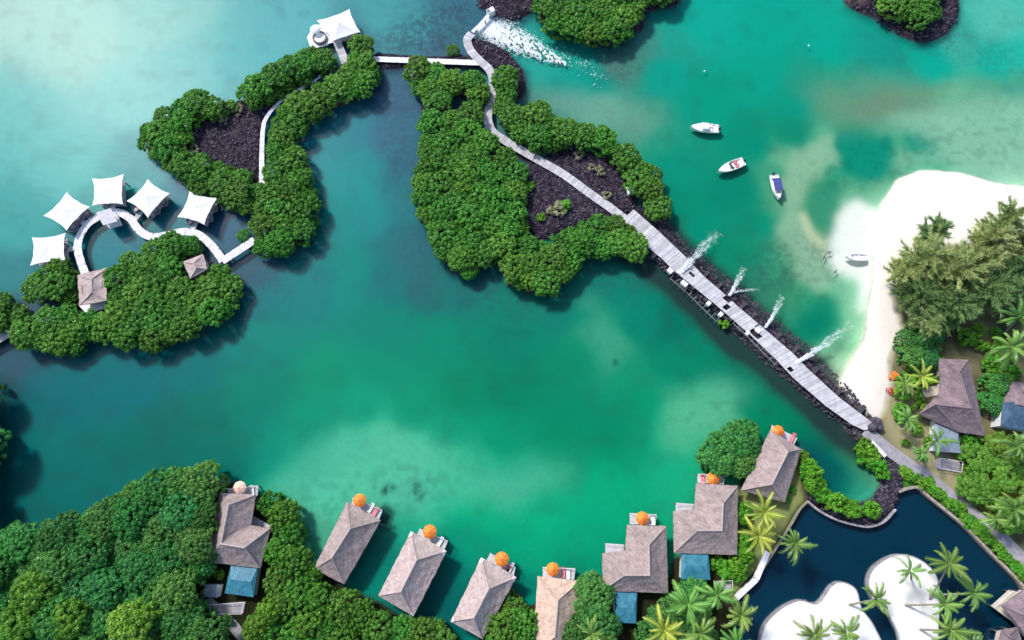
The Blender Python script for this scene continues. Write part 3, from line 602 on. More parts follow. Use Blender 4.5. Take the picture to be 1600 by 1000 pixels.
rp_ = b.build('rock_pile', M['boulder'], smooth=False, loc=P(1368, 664, 0)); tag(rp_, 'dark rock pile at the beach end of the pier', 'rocks')
# garden path
b = MB(); zz = .86
pl_ = PL([(1352,672),(1385,700),(1415,722),(1455,750),(1506,792),(1563,838),(1606,882),(1680,960)], zz); sm = smooth_line(pl_, 5); vs = []
for i, p in enumerate(sm):
    d = sm[min(i + 1, len(sm) - 1)] - sm[max(i - 1, 0)]; d.z = 0; d.normalize(); s = Vector((-d.y, d.x, 0)); hw = 1.15
    vs += [p - s * hw, p + s * hw, p + s * hw - Vector((0, 0, .5)), p - s * hw - Vector((0, 0, .5))]
b.add(vs, [t for i in range(len(sm) - 1) for t in ((4 * i, 4 * i + 4, 4 * i + 5, 4 * i + 1), (4 * i + 1, 4 * i + 5, 4 * i + 6, 4 * i + 2), (4 * i + 4, 4 * i, 4 * i + 3, 4 * i + 7))])
o = b.build('garden_path', M['road']); tag(o, kind='structure')
b = MB()
for a, c in (((1362,690),(1384,713)),((1150,935),(1182,905)),((1182,905),(1200,862))):
    p0, p1 = P(*a, .95), P(*c, .95); d = p1 - p0; b.box(((p0.x + p1.x) / 2, (p0.y + p1.y) / 2, .62), (d.length, .7 if a[0] > 1300 else 1.0, .6), math.atan2(d.y, d.x))
o = b.build('pavement', M['plank_w']); tag(o, kind='structure')
# pond kerbs
def kerb(px, name, m_, w_, z0, z1):
    L_ = smooth_line(PL(px, z1), 4); b = MB()
    for a, c in zip(L_[:-1], L_[1:]):
        d = c - a
        if d.length > .05: b.box(((a.x + c.x) / 2, (a.y + c.y) / 2, (z0 + z1) / 2), (d.length + .05, w_, z1 - z0), math.atan2(d.y, d.x))
    o = b.build(name, m_); tag(o, kind='structure')
kerb([(1262,783),(1282,799),(1310,813),(1340,821),(1360,823),(1382,815),(1400,796)], 'pond_edge', M['plank_d'], .35, -.5, .72)
kerb([(1405,768),(1420,763),(1436,762),(1453,777),(1508,822),(1551,866),(1594,909),(1606,930)], 'pond_wall', mat('kerb_stone', (.42, .36, .30), (.2, .17, .14), 2, .9), .5, -.5, .78)
kerb([(1262,784),(1250,796),(1236,820),(1207,866),(1184,902)], 'pond_bank', mat('bank_stone', (.30, .28, .2), (.2, .19, .12), 2, .9), .35, -.5, .74)
M['sandtop'] = mat('white_islet_sand', (.80, .77, .74), (.66, .63, .59), .5, .95, bump=.3, bscale=2.5, detail=8)
for q_ in ([(1392,965),(1376,950),(1362,932),(1357,908),(1368,885),(1398,868),(1430,871),(1458,892),(1468,925),(1466,1000),(1462,1080),(1432,1080),(1405,990)], [(1188,1000),(1192,985),(1200,970),(1222,950),(1250,938),(1278,943),(1300,915),(1318,910),(1338,922),(1346,950),(1364,975),(1380,1010),(1392,1080),(1185,1080)]):
    b = MB(); L_ = smooth_line([p for p in PL(q_, .84)] , 4); b.prism([(v.x, v.y) for v in L_], -.6, .84); tag(b.build('sand_islet', M['sandtop']), kind='structure')
kerb([(1392,965),(1376,950),(1362,932),(1357,908),(1368,885),(1398,868),(1430,871),(1458,892),(1468,925),(1466,1000)], 'islet_edge', M['plank_d'], .2, -.5, .87)
kerb([(1188,1000),(1192,985),(1200,970),(1222,950),(1250,938),(1278,943),(1300,915),(1318,910),(1338,922),(1346,950),(1364,975),(1380,1010)], 'islet_edge', M['plank_d'], .2, -.5, .87)

# ------------------------------------------------------------------ tensile canopies and their decks
def tent(corners, label, zlow=2.5, peak=3.25, name='tensile_canopy', nrings=9, scallop=.10, group='white tensile canopies over the water'):
    cz = [zlow + .5, zlow, zlow + .5, zlow]
    cs = [P(a, b, z) for (a, b), z in zip(corners, cz)]; cen = sum((c for c in cs), Vector()) / 4
    root = thing(name, label, 'canopy', (cen.x, cen.y, 0))
    b = MB(); NS = 16; ring = []
    for i in range(4):
        a, c = cs[i], cs[(i + 1) % 4]
        for k in range(NS):
            t = k / NS; p = a.lerp(c, t)
            # two concave bays either side of a small mid-side cusp
            bay = math.sin(math.pi * ((t * 2) % 1)) * .035 + math.sin(math.pi * t) * scallop
            p = p.lerp(Vector((cen.x, cen.y, p.z)), bay); p.z += -math.sin(math.pi * t) * .12
            ring.append(p)
    n = len(ring); vs = []
    for r in range(nrings + 1):
        t = r / nrings
        for p in ring:
            q = p.lerp(Vector((cen.x, cen.y, p.z)), t); zt = p.z + (peak - p.z) * (t ** 1.5 * .75 + t * .25 if t < 1 else 1); q.z = zt
            vs.append(q)
    fs = [(r * n + k, r * n + (k + 1) % n, (r + 1) * n + (k + 1) % n, (r + 1) * n + k) for r in range(nrings) for k in range(n)]
    b.add([v for v in vs], fs)
    b.add([v - Vector((0, 0, .03)) for v in vs], [f[::-1] for f in fs])
    b.build('canopy_cloth', M['canvas'], root, smooth=True)
    mp = MB(); mp.tube([(cen.x, cen.y, .9), (cen.x, cen.y, peak + .15)], .07, 8); mp.build('mast', M['white'], root)
    for c in cs:
        pb = MB(); o_ = Vector((cen.x, cen.y, c.z)); f_ = c.lerp(o_, .12); pb.tube([(f_.x, f_.y, .9), (c.x, c.y, c.z)], .045, 6); pb.build('pole', M['white'], root)
    # deck of its own below
    dk = thing('over_water_deck', 'dark plank deck on piles under the ' + label.split(' over')[0].replace('white ', ''), 'deck', (cen.x, cen.y, 0), group='decks under the white canopies')
    db = MB(); poly = []
    for c in cs: q = Vector((cen.x, cen.y, 0)).lerp(Vector((c.x, c.y, 0)), .83); poly.append(q)
    db.prism(poly, .78, .92); db.build('deck_boards', M['plank_d'], dk)
    for q in poly:
        sb_ = MB(); q = Vector((cen.x, cen.y, 0)).lerp(q, .9); sb_.tube([(q.x, q.y, -2), (q.x, q.y, .79)], .12, 7); sb_.build('pile', M['post'], dk)
    rb = MB()
    for i in range(4):
        a, c = poly[i], poly[(i + 1) % 4]
        for k in range(9):
            p = a.lerp(c, k / 8); rb.tube([(p.x, p.y, .9), (p.x, p.y, 1.75)], .03, 4)
        rb.tube([(a.x, a.y, 1.75), (c.x, c.y, 1.75)], .045, 5)
    rb.build('railing', M['plank_d'], dk)
    return root, cen, cs
T = [([(50,371),(102,364),(102,407),(47,415)], 'white four-pointed canopy over the water, lowest and leftmost of the five'),
     ([(104,300),(140,323),(104,360),(68,337)], 'white diamond-set canopy over the water, second from the left of the five'),
     ([(144,279),(193,272),(192,319),(144,321)], 'white squarish canopy over the water, topmost of the five by the square shelter'),
     ([(231,280),(265,302),(231,340),(198,314)], 'white diamond-set canopy over the water, fourth from the left of the five'),
     ([(296,299),(340,309),(319,351),(277,339)], 'white tilted canopy over the water, rightmost of the five beside the long mangrove hedge')]
tents = [tent(c, l) for c, l in T]
# round cabanas on the rims of the decks
def cabana(px, py, r, label):
    q = P(px, py, 1.2); rt = thing('round_daybed', label, 'daybed', (q.x, q.y, .92), group='round grey daybeds beside the canopies')
    b = MB(); n = 18; a0 = rt.name
    b.lathe((q.x, q.y, .92), [(r * .8, 0), (r, .35), (r, .85), (r * .9, .85), (r * .88, .4), (r * .8, .38)], 20); b.build('shell', M['rattan'], rt)
    b = MB(); b.lathe((q.x, q.y, .92), [(r * .86, .30), (r * .86, .48), (r * .5, .53), (.01, .54)], 18); b.build('cushion', M['plank'], rt, smooth=True)
    b = MB(); b.tube([(q.x + r * 1.15 * math.cos(t), q.y + r * 1.15 * math.sin(t), .85) for t in [k * math.pi / 8 for k in range(17)]], .1, 5); b.lathe((q.x, q.y, -.1), [(.01, .93), (r * 1.12, .93), (r * 1.12, .8), (.25, .7), (.25, -1.8)], 14); b.build('plinth', M['plank_d'], rt)
for px, py, r, l in ((100,386,.75,'grey round daybed at the right edge of the lowest left canopy'), (115,355,.7,'grey round daybed below the second canopy, beside its lower point'), (122,342,.85,'large grey round daybed at the link walk of the second canopy'),
                     (136,333,.75,'grey round daybed between the second canopy and the square shelter'), (169,317,.8,'grey round daybed at the link walk of the topmost canopy'), (187,315,.65,'grey round daybed under the right corner of the topmost canopy'),
                     (214,327,.7,'grey round daybed at the left of the fourth canopy'), (243,329,.65,'grey round daybed on the lower right rim of the fourth canopy, nearer its lower point'), (255,316,.7,'grey round daybed on the lower right rim of the fourth canopy, nearer its right point'),
                     (298,346,.65,'grey round daybed at the link walk of the rightmost canopy'), (326,340,.65,'grey round daybed on the right rim of the rightmost canopy, lower one'), (333,325,.65,'grey round daybed on the right rim of the rightmost canopy, upper one'), (84,408,.7,'grey round daybed under the lower edge of the lowest left canopy')):
    cabana(px, py, r, l)
for px, l in (([(119,387),(103,391)], 'lowest left canopy'), ([(133,351),(121,339)], 'second canopy from the left'), ([(177,330),(176,314)], 'topmost canopy of the five'), ([(209,345),(221,330)], 'fourth canopy from the left'), ([(299,361),(307,345)], 'rightmost canopy of the five')):
    walk('link_walk', 'short plank link from the winding boardwalk to the ' + l, 'boardwalk', px, .95, .97, M['plank'], False)
# square shelter
def shelter():
    z = 3.0; cs = PL([(150,332),(173,325),(183,346),(161,352)], z); cen = sum(cs, Vector()) / 4
    rt = thing('square_shelter', 'small square flat shelter with grey roof astride the winding boardwalk', 'shelter', (cen.x, cen.y, 0))
    b = MB(); b.prism(cs, z - .12, z); b.build('roof', M['plank'], rt)
    for c in cs:
        q = c.lerp(cen, .1); b = MB(); b.tube([(q.x, q.y, 1), (q.x, q.y, z - .11)], .08, 6); b.build('post', M['white'], rt)
    b = MB(); q = [c.lerp(cen, .02) for c in cs]; b.prism(q, .8, .965); b.build('floor', M['plank'], rt)
shelter()
# spa canopy at the top
def spa():
    r_, cen, cs = tent([(495,32),(546,14),(563,50),(520,64)], 'large white rectangular canopy over the spa deck at the top', 2.6, 3.7, scallop=.055)
    z = 1.0
    dk = thing('spa_deck', 'white deck beside the large top canopy carrying a round tub', 'deck', P(496, 62, 0))
    b = MB(); b.prism(PL([(480,58),(490,40),(524,34),(532,62),(486,77)], z), .8, z); b.build('deck_boards', M['white'], dk)
    for a in ((483,58),(488,74),(505,72),(492,44)):
        q = P(*a, z); b = MB(); b.tube([(q.x, q.y, -2), (q.x, q.y, .79)], .12, 6); b.build('pile', M['post'], dk)
    b = MB(); pr = PL([(480,58),(486,77),(513,70)], z + .9)
    for a, c in zip(pr[:-1], pr[1:]): b.tube([a, c], .05, 5)
    b.build('handrail', M['white'], dk)
    q = P(500, 60, 1.1); tb = thing('round_tub', 'round white plunge tub with a dark rim on the spa deck', 'tub', (q.x, q.y, z))
    b = MB(); b.lathe((q.x, q.y, z), [(1.55, 0), (1.55, .55), (1.15, .55), (1.12, .3)], 28); b.build('rim', M['rattan'], tb)
    b = MB(); b.lathe((q.x, q.y, z), [(1.13, .42), (.01, .43)], 28); b.build('water_surface', M['white'], tb)
    q = P(493, 46, 2.2); tb = thing('round_sunshade', 'small round white sunshade at the corner of the spa deck', 'sunshade', (q.x, q.y, z))
    b = MB(); b.lathe((q.x, q.y, 0), [(1.15, 2.2), (1.12, 2.3), (.6, 2.6), (.01, 2.75)], 20); b.build('shade', M['canvas'], tb, smooth=True)
    b = MB(); b.tube([(q.x, q.y, 1), (q.x, q.y, 2.6)], .05, 6); b.build('pole', M['white'], tb)
spa()

# ------------------------------------------------------------------ thatched buildings
def grid_face(b, A, B, Cc, D, du=.55, amp=.06):
    "A,B eave; C,D ridge (A->D, B->C)"
    A, B, Cc, D = map(Vector, (A, B, Cc, D))
    if (B - A).cross(D - A if (D - A).length > .01 else Cc - A).z < 0: A, B, Cc, D = B, A, D, Cc
    lu = max((B - A).length, (Cc - D).length); lv = max((D - A).length, (Cc - B).length)
    nu = max(2, int(lu / du)); nv = max(2, int(lv / du)); o = len(b.v); vs = []
    N = (B - A).cross(D - A).normalized()
    for j in range(nv + 1):
        for i in range(nu + 1):
            u, v = i / nu, j / nv; p = A.lerp(B, u).lerp(D.lerp(Cc, u), v)
            k = (mnoise.noise(p * .9) * amp * 1.4 + mnoise.noise(p * 2.7) * amp) * (1 if 0 < i < nu and 0 < j < nv else 0)
            sag = -.22 * math.sin(math.pi * v)
            if j == 0 and 0 < i < nu: p = p + (A - D if (A - D).length > .01 else B - Cc).normalized() * mnoise.noise(p * 1.9) * .22
            vs.append(p + N * k + Vector((0, 0, sag if 0 < i < nu else 0)))
    fs = []
    for j in range(nv):
        for i in range(nu):
            fs.append((j * (nu + 1) + i, j * (nu + 1) + i + 1, (j + 1) * (nu + 1) + i + 1, (j + 1) * (nu + 1) + i))
            b.uv[len(b.f) + len(fs) - 1] = [(lu * (i + a) / nu, lv * (j + c) / nv) for a, c in ((0, 0), (1, 0), (1, 1), (0, 1))]
    b.add(vs, fs)
def villa(label, out_px, ridge_px, ez=3.3, rz=6.2, m='thatch', name='thatched_villa', cat='villa', caps=(), extra=None, group=None, base=.9, inset=.8):
    E = PL(out_px, ez); Rg = PL(ridge_px, rz); n = len(E); cen = sum(E, Vector()) / n
    rt = thing(name, label, cat, (cen.x, cen.y, 0), group=group)
    b = MB()
    if n == 4: faces = [(0, 1, 0, 0), (1, 2, 1, 0), (2, 3, 1, 1), (3, 0, 0, 1)]
    else: faces = [(0, 1, 0, 0), (1, 2, 1, 0), (2, 3, 2, 1), (3, 4, 2, 2), (4, 5, 1, 2), (5, 0, 0, 1)]
    for a, c, r1, r2 in faces: grid_face(b, E[a], E[c], Rg[r1], Rg[r2])
    nf = len(b.f)
    for i in range(n):
        a, c = E[i], E[(i + 1) % n]; dn = Vector((0, 0, -.32)); b.add([a, c, c + dn, a + dn], [(0, 1, 2, 3)])
    b.add([Vector((e.x, e.y, ez - .32)) for e in E], [tuple(range(n))])
    for fi in range(len(b.f)):
        if fi not in b.uv: b.uv[fi] = [(0, 0)] * len(b.f[fi])
    roof = b.build('roof', M[m], rt, smooth=False)
    hips = [(Rg[i], Rg[i + 1]) for i in range(len(Rg) - 1)]
    rc = MB()
    for a, c in hips: rc.tube([a.lerp(c, k_ / 8) + Vector((0, 0, -.03 + .05 * mnoise.noise(a * .7 + Vector((k_, 0, 0))))) for k_ in range(9)], .15, 7)
    o = rc.build('ridge_cap', M['ridge'] if m != 'thatch_dark' else M['thatch_dark'], None, loc=rt.location); o.location = (0, 0, 0); o.parent = roof
    hb = MB(); hl = [(0, 0), (1, 0)] + ([(2, 1), (3, 1)] if n == 4 else [(2, 1), (3, 2), (4, 2)])
    for e, r_ in hl: hb = MB(); hb.tube([E[e].lerp(Rg[r_], .03) + Vector((0, 0, -.04)), E[e].lerp(Rg[r_], .5) + Vector((0, 0, -.07)), Rg[r_]], [.08, .05, .07], 5); o = hb.build('hip_cap', M['ridge'] if m not in ('thatch_dark',) else M['thatch_dark'], None, loc=rt.location); o.location = (0, 0, 0); o.parent = roof
    for e in caps:
        q = E[e]; cb = MB(); cdir = (Rg[0] if e in (0, 1) else Rg[-1]) - q; p1 = q + cdir * .17
        s_ = Vector((-cdir.y, cdir.x, 0)).normalized()
        cb.add([q + Vector((0, 0, .08)), q.lerp(E[e - 1], .09) + Vector((0, 0, .1)), p1 + Vector((0, 0, .16)), q.lerp(E[(e + 1) % n], .09) + Vector((0, 0, .1)), q + Vector((0, 0, -.2))], [(0, 1, 2, 3), (3, 2, 1, 0), (0, 3, 4), (1, 0, 4)])
        o = cb.build('corner_cap', M['cap'], None, loc=rt.location); o.location = (0, 0, 0); o.parent = roof
    # walls: outline drawn in under the eaves
    Wl = []
    for i in range(n):
        a, q, c = E[i - 1], E[i], E[(i + 1) % n]; d1 = (q - a).normalized(); d2 = (c - q).normalized()
        ar = sum(E[k].x * E[(k + 1) % n].y - E[(k + 1) % n].x * E[k].y for k in range(n)); sg = 1 if ar > 0 else -1
        n1 = Vector((-d1.y, d1.x, 0)) * sg; n2 = Vector((-d2.y, d2.x, 0)) * sg; bs = (n1 + n2).normalized(); Wl.append(q + bs * inset / max(.5, bs.dot(n1)))
    wb = MB(); wb.prism(Wl, base, ez - .33); wl = wb.build('wall', M['wallm'], rt)
    fb = MB(); F_ = [q.lerp(Vector((cen.x, cen.y, q.z)), -.01) for q in Wl]; fb.prism(F_, base - .25, base - .003); fb.build('floor_platform', M['plank_d'], rt)
    for q in Wl:
        q = q.lerp(Vector((cen.x, cen.y, q.z)), .06); s_ = MB(); s_.tube([(q.x, q.y, -2), (q.x, q.y, base - .26)], .16, 7); s_.build('stilt', M['post'], rt)
    # windows in each long wall
    for i in range(n):
        a, c = Wl[i], Wl[(i + 1) % n]; L_ = (c - a).length
        if L_ < 3: continue
        d = (c - a).normalized(); s_ = Vector((d.y, -d.x, 0)); mid = (a + c) / 2
        if (mid - Vector((cen.x, cen.y, mid.z))).dot(s_) < 0: s_ = -s_
        for k in range(max(1, int(L_ / 4))):
            p = a.lerp(c, (k + .5) / max(1, int(L_ / 4))) + s_ * .03; win = MB(); win.box((p.x, p.y, base + 1.25), (1.5, .1, 1.7), math.atan2(d.y, d.x)); wn = win.build('window', M['post'], rt)
            pn = MB(); p2 = p + s_ * .03; pn.box((p2.x, p2.y, base + 1.25), (1.3, .1, 1.5), math.atan2(d.y, d.x)); o = pn.build('pane', M['glass'], None, loc=rt.location); o.location = (0, 0, 0); o.parent = wn
    if extra: extra(rt)
    return rt
def deck_part(px, z=.92, m='plank', rail=True):
    def f(rt):
        d = PL(px, z); b = MB(); b.prism(d, z - .2, z); b.build('deck', M[m], rt)
        cen = sum(d, Vector()) / len(d)
        for q in d[:2]:
            q = q.lerp(cen, .1); s_ = MB(); s_.tube([(q.x, q.y, -2), (q.x, q.y, z - .21)], .12, 6); s_.build('stilt', M['post'], rt)
        if rail:
            b = MB(); ring = d + [d[0]]
            for a, c in list(zip(ring[:-1], ring[1:]))[:3]:
                b.tube([a + Vector((0, 0, .9)), c + Vector((0, 0, .9))], .05, 5)
                k = max(1, int((c - a).length / .6))
                for j in range(k + 1): p = a.lerp(c, j / k); b.tube([(p.x, p.y, z - .1), (p.x, p.y, z + .9)], .035, 4)
            b.build('railing', M['plank_w'], rt)
    return f
def annex(px, z=2.9, m='blue', wall='white', rise=.5, strip=None):
    def f(rt):
        d = PL(px, z); cen = sum(d, Vector()) / len(d); b = MB()
        mid1 = (d[0] + d[3]) / 2 + Vector((0, 0, rise)); mid2 = (d[1] + d[2]) / 2 + Vector((0, 0, rise))
        A, B_ = mid1.lerp(mid2, .14), mid1.lerp(mid2, .86)
        for q1, q2, q3, q4 in ((d[0], d[1], B_, A), (d[2], d[3], A, B_), (d[1], d[2], B_, B_), (d[3], d[0], A, A)):
            n_ = (q2 - q1).cross(A - q1 if (A - q1).length > .1 else B_ - q1)
            f4 = [q1, q2, q3, q4]
            if q3 is q4: b.add([q1, q2, q3], [(0, 1, 2)])
            else: b.add(f4, [(0, 1, 2, 3)])
        b.prism(d, z - .16, z - .01); ar = b.build('annex_roof', M[m], rt)
        rb = MB()
        for k in range(1, 12):
            t = k / 12; a, c = d[0].lerp(d[1], t), d[3].lerp(d[2], t)
            if .14 < t < .86:
                mid = mid1.lerp(mid2, t); rb.tube([a + Vector((0, 0, .02)), mid + Vector((0, 0, .02)), c + Vector((0, 0, .02))], .022, 3)
        if rb.v:
            o = rb.build('roof_seams', M[m], None, loc=rt.location); o.location = (0, 0, 0); o.parent = ar
        W_ = [q.lerp(Vector((cen.x, cen.y, q.z)), .06) for q in d]; b = MB(); b.prism(W_, .7, z - .17); b.build('annex_wall', M[wall], rt)
    return f
def many(*fs):
    def f(rt):
        for g_ in fs: g_(rt)
    return f
def parasol(px, py, r, label, m='orange', z=2.9, base=.92):
    q = P(px, py, z); rt = thing('parasol', label, 'parasol', (q.x, q.y, base), group='round parasols on the villa decks')
    b = MB(); n = 8; prof = [(r, -.02), (r * .66, .28), (r * .33, .52), (.04, .72)]; vs = []
    for rr, zz_ in prof:
        for k in range(n * 2):
            a = math.pi * k / n; rk = rr * (1 if k % 2 == 0 else .955); vs.append((q.x + rk * math.cos(a), q.y + rk * math.sin(a), z - .35 + zz_ - (.04 if k % 2 else 0)))
    N2 = n * 2; fs = [(i * N2 + k, i * N2 + (k + 1) % N2, (i + 1) * N2 + (k + 1) % N2, (i + 1) * N2 + k) for i in range(3) for k in range(N2)] + [tuple(range(3 * N2, 4 * N2))]
    b.add(vs, fs); b.add([(x, y, z_ - .02) for x, y, z_ in vs], [f_[::-1] for f_ in fs]); cl = b.build('canopy', M[m], rt)
    rb = MB()
    for k in range(n):
        a = 2 * math.pi * k / n; rb.tube([(q.x, q.y, z + .36), (q.x + r * math.cos(a), q.y + r * math.sin(a), z - .34)], .02, 3)
    rb.build('ribs', M[m], rt)
    b = MB(); b.tube([(q.x, q.y, base), (q.x, q.y, z + .42)], .035, 6); b.build('pole', M['post'], rt)
    b = MB(); b.lathe((q.x, q.y, base), [(.32, 0), (.32, .08), (.08, .12), (.01, .12)], 10); b.build('base', M['stone'], rt)
def lounger(px, py, ang, label, m='white'):
    q = P(px, py, 1.2); rt = thing('sun_lounger', label, 'sun lounger', (q.x, q.y, .92), group='sun loungers on the villa decks'); a = R(ang); co, si = math.cos(a), math.sin(a)
    f = lambda x, y: (q.x + x * co - y * si, q.y + x * si + y * co)
    b = MB(); b.box((*f(-.3, 0), 1.22), (1.3, .65, .1), a); b.build('mattress', M[m], rt)
    b = MB(); v = [(*f(.35, -.32), 1.22), (*f(.35, .32), 1.22), (*f(.92, .32), 1.6), (*f(.92, -.32), 1.6)]; b.add(v + [(x, y, z - .08) for x, y, z in v], [(0, 1, 2, 3), (7, 6, 5, 4), (0, 4, 5, 1), (1, 5, 6, 2), (2, 6, 7, 3), (3, 7, 4, 0)]); b.build('backrest', M[m], rt)
    for x in (-.85, .6):
        for y in (-.27, .27): b = MB(); b.tube([(*f(x, y), .92), (*f(x, y), 1.2)], .03, 4); b.build('leg', M['post'], rt)

villa('L-shaped thatched villa with blue annex roof, deep in the mangroves at lower left', [(344,770),(400,773),(392,821),(423,825),(407,888),(320,878)][::1], [(357,789),(345,850),(382,856)], extra=many(
    deck_part([(356,764),(404,759),(402,775),(356,776)]), deck_part([(395,806),(424,822),(418,828),(392,822)], rail=False), annex([(361,882),(403,885),(396,933),(351,927)]), annex([(320,913),(344,914),(340,934),(318,932)], 2.3, 'greyroof', rise=.15)))
villa('thatched bungalow over the water with orange parasol, leftmost of the four straight ones', [(542,784),(595,813),(538,913),(490,889)], [(547,826),(518,872)], extra=deck_part([(552,778),(598,797),(592,812),(548,790)]))
villa('thatched bungalow with pale corner caps over the water, second of the four straight ones', [(642,830),(698,861),(646,963),(591,931)], [(651,875),(626,925)], caps=(0, 1, 2), extra=deck_part([(656,826),(700,845),(694,860),(650,838)]), m='thatch_pink')
villa('thatched bungalow with pale corner caps over the water, third of the four straight ones', [(752,871),(807,902),(754,999),(704,971)], [(764,920),(740,966)], caps=(0, 1, 3), extra=deck_part([(766,864),(805,886),(802,900),(760,876)]), m='thatch_pink')
villa('tan thatched bungalow cut by the bottom edge of the view, fourth of the straight ones', [(840,900),(906,908),(898,1030),(832,1024)], [(872,938),(867,995)], m='thatch_tan', extra=deck_part([(848,886),(898,888),(896,906),(848,902)]))
villa('L-shaped thatched villa with narrow dark blue annex roof above the bottom palms', [(980,820),(1041,822),(1044,927),(942,923),(941,865),(977,860)], [(1014,852),(1015,899),(976,899)], extra=many(
    deck_part([(984,802),(1024,804),(1022,820),(984,818)]), deck_part([(946,849),(974,851),(972,866),(946,864)]), annex([(959,924),(996,925),(994,974),(961,973)])))
villa('L-shaped thatched villa with wide light blue annex roof beside the round mangrove tree', [(1088,755),(1153,759),(1152,867),(1053,864),(1052,799),(1085,796)], [(1130,787),(1128,829),(1090,829)], extra=many(
    deck_part([(1090,741),(1130,743),(1128,756),(1090,754)]), deck_part([(1056,786),(1083,788),(1080,800),(1056,798)]), annex([(1066,860),(1107,862),(1110,906),(1064,905)])))
villa('long thatched villa set diagonally nearest the pier, beside the round mangrove tree', [(1204,672),(1252,702),(1226,785),(1158,766)], [(1231,706),(1206,757)], extra=deck_part([(1206,664),(1246,684),(1240,696),(1204,674)], rail=False))
villa('L-shaped dark brown thatched villa in the garden right of the beach', [(1467,560),(1514,562),(1539,681),(1497,675),(1436,647),(1470,612)], [(1499,582),(1517,638),(1462,632)], m='thatch_dark', extra=many(
    annex([(1461,655),(1497,668),(1502,708),(1459,705)], 2.6, 'greyroof'), deck_part([(1440,607),(1470,600),(1470,616),(1444,622)], .95, 'wallm', False)))
villa('dark brown thatched villa with a dark slate annex and white wall at right edge', [(1582,596),(1650,600),(1650,680),(1566,628)], [(1612,622),(1638,640)], m='thatch_dark', extra=annex([(1567,629),(1650,622),(1650,680),(1564,666)], 4.0, 'slate', rise=.4))
villa('purplish thatched villa with white railed terrace in the bottom right corner', [(1610,915),(1690,990),(1640,1040),(1566,946)], [(1625,955),(1650,985)], m='thatch_dark', extra=many(
    deck_part([(1549,947),(1577,922),(1606,932),(1580,970)], .95, 'wallm'), ))
villa('small square thatched hut among bottom right palms', [(1566,985),(1590,980),(1600,1010),(1560,1012)], [(1576,994),(1582,998)], 2.8, 4.3, m='thatch_dark', name='thatched_hut', cat='hut', inset=.5)
villa('pale square thatched pavilion with white terrace at the foot of the winding boardwalk', [(121,430),(167,418),(166,470),(124,477)], [(143,436),(144,456)], 3.0, 3.75, m='thatch_pink', name='thatched_pavilion', cat='pavilion', extra=deck_part([(120,474),(166,470),(164,482),(135,490)], 1.0, 'white', False), base=1.0)
villa('small pale thatched hut almost swallowed by the mangroves', [(286,409),(317,397),(324,420),(297,435)], [(302,411),(307,418)], 3.8, 4.6, m='thatch_pink', name='thatched_hut', cat='hut', inset=.5)
for px, py, r, l, m_ in ((373,762,1.5,'peach pink parasol on the deck of the villa in the mangroves','peach'),(561,782,1.5,'orange parasol on the leftmost straight bungalow','orange'),(671,831,1.55,'orange parasol on the second straight bungalow','orange'),
    (784,874,1.6,'orange parasol on the third straight bungalow','orange'),(864,890,1.5,'orange parasol on the tan bungalow at the bottom edge','orange'),(1004,810,1.5,'orange parasol on the L-shaped villa above the bottom palms','orange'),
    (1115,748,1.5,'orange parasol on the L-shaped villa beside the round tree','orange'),(1217,674,1.45,'orange parasol on the long diagonal villa nearest the pier','orange')):
    parasol(px, py, r * .8, l, m_)
for px, py, a, l, m_ in ((394,766,100,'white sun lounger on the deck beside the peach parasol','white'),(580,793,60,'white sun lounger beside the parasol of the leftmost straight bungalow','white'),(587,799,60,'pink sun lounger nearest the corner of the leftmost bungalow deck','pinkcush'),
    (688,846,60,'white sun lounger beside the parasol of the second straight bungalow','white'),(798,886,60,'white sun lounger beside the parasol of the third straight bungalow','white'),(793,891,60,'pink sun lounger beside the parasol of the third straight bungalow','pinkcush'),
    (880,894,90,'pink sun lounger beside the parasol of the tan bungalow','pinkcush'),(888,896,90,'white sun lounger at the deck end of the tan bungalow','white'),(1020,812,90,'white sun lounger beside the parasol of the L-shaped villa above the bottom palms','white'),
    (1098,748,90,'pink sun lounger beside the parasol of the L-shaped villa next to the round tree','pinkcush'),(1238,684,60,'pink sun lounger on the deck of the long diagonal villa','pinkcush')):
    lounger(px, py, a, l, m_)
# garden walks and terraces behind the villas
walk('boardwalk', 'grey plank path running from the mangrove villa to the bottom edge', 'boardwalk', [(322,938),(350,962),(376,992),(400,1030)], 1.8, .95, M['plank_d'], False)
for px, l in (([(330,944),(384,940),(380,958),(334,958)], 'dark fenced terrace below the blue annex of the mangrove villa'), ([(1118,908),(1142,906),(1142,920),(1120,920)], 'small grey deck square right of the light blue annex'), ([(1008,965),(1028,963),(1026,978),(1010,980)], 'small grey deck square right of the dark blue annex'), ([(1464,716),(1500,722),(1498,738),(1464,732)], 'grey deck below the small grey annex by the garden')):
    d = PL(px, .98); c_ = sum(d, Vector()) / 4; rt = thing('terrace', l, 'terrace', (c_.x, c_.y, 0)); b = MB(); b.prism(d, .5, .98); b.build('deck_boards', M['plank_d'], rt)
    b = MB()
    for i in range(4):
        a, c = d[i], d[(i + 1) % 4]; b.tube([a + Vector((0, 0, .9)), c + Vector((0, 0, .9))], .05, 4)
        for k in range(5): p = a.lerp(c, k / 4); b.tube([p, p + Vector((0, 0, .9))], .04, 4)
    b.build('railing', M['plank_w'], rt)

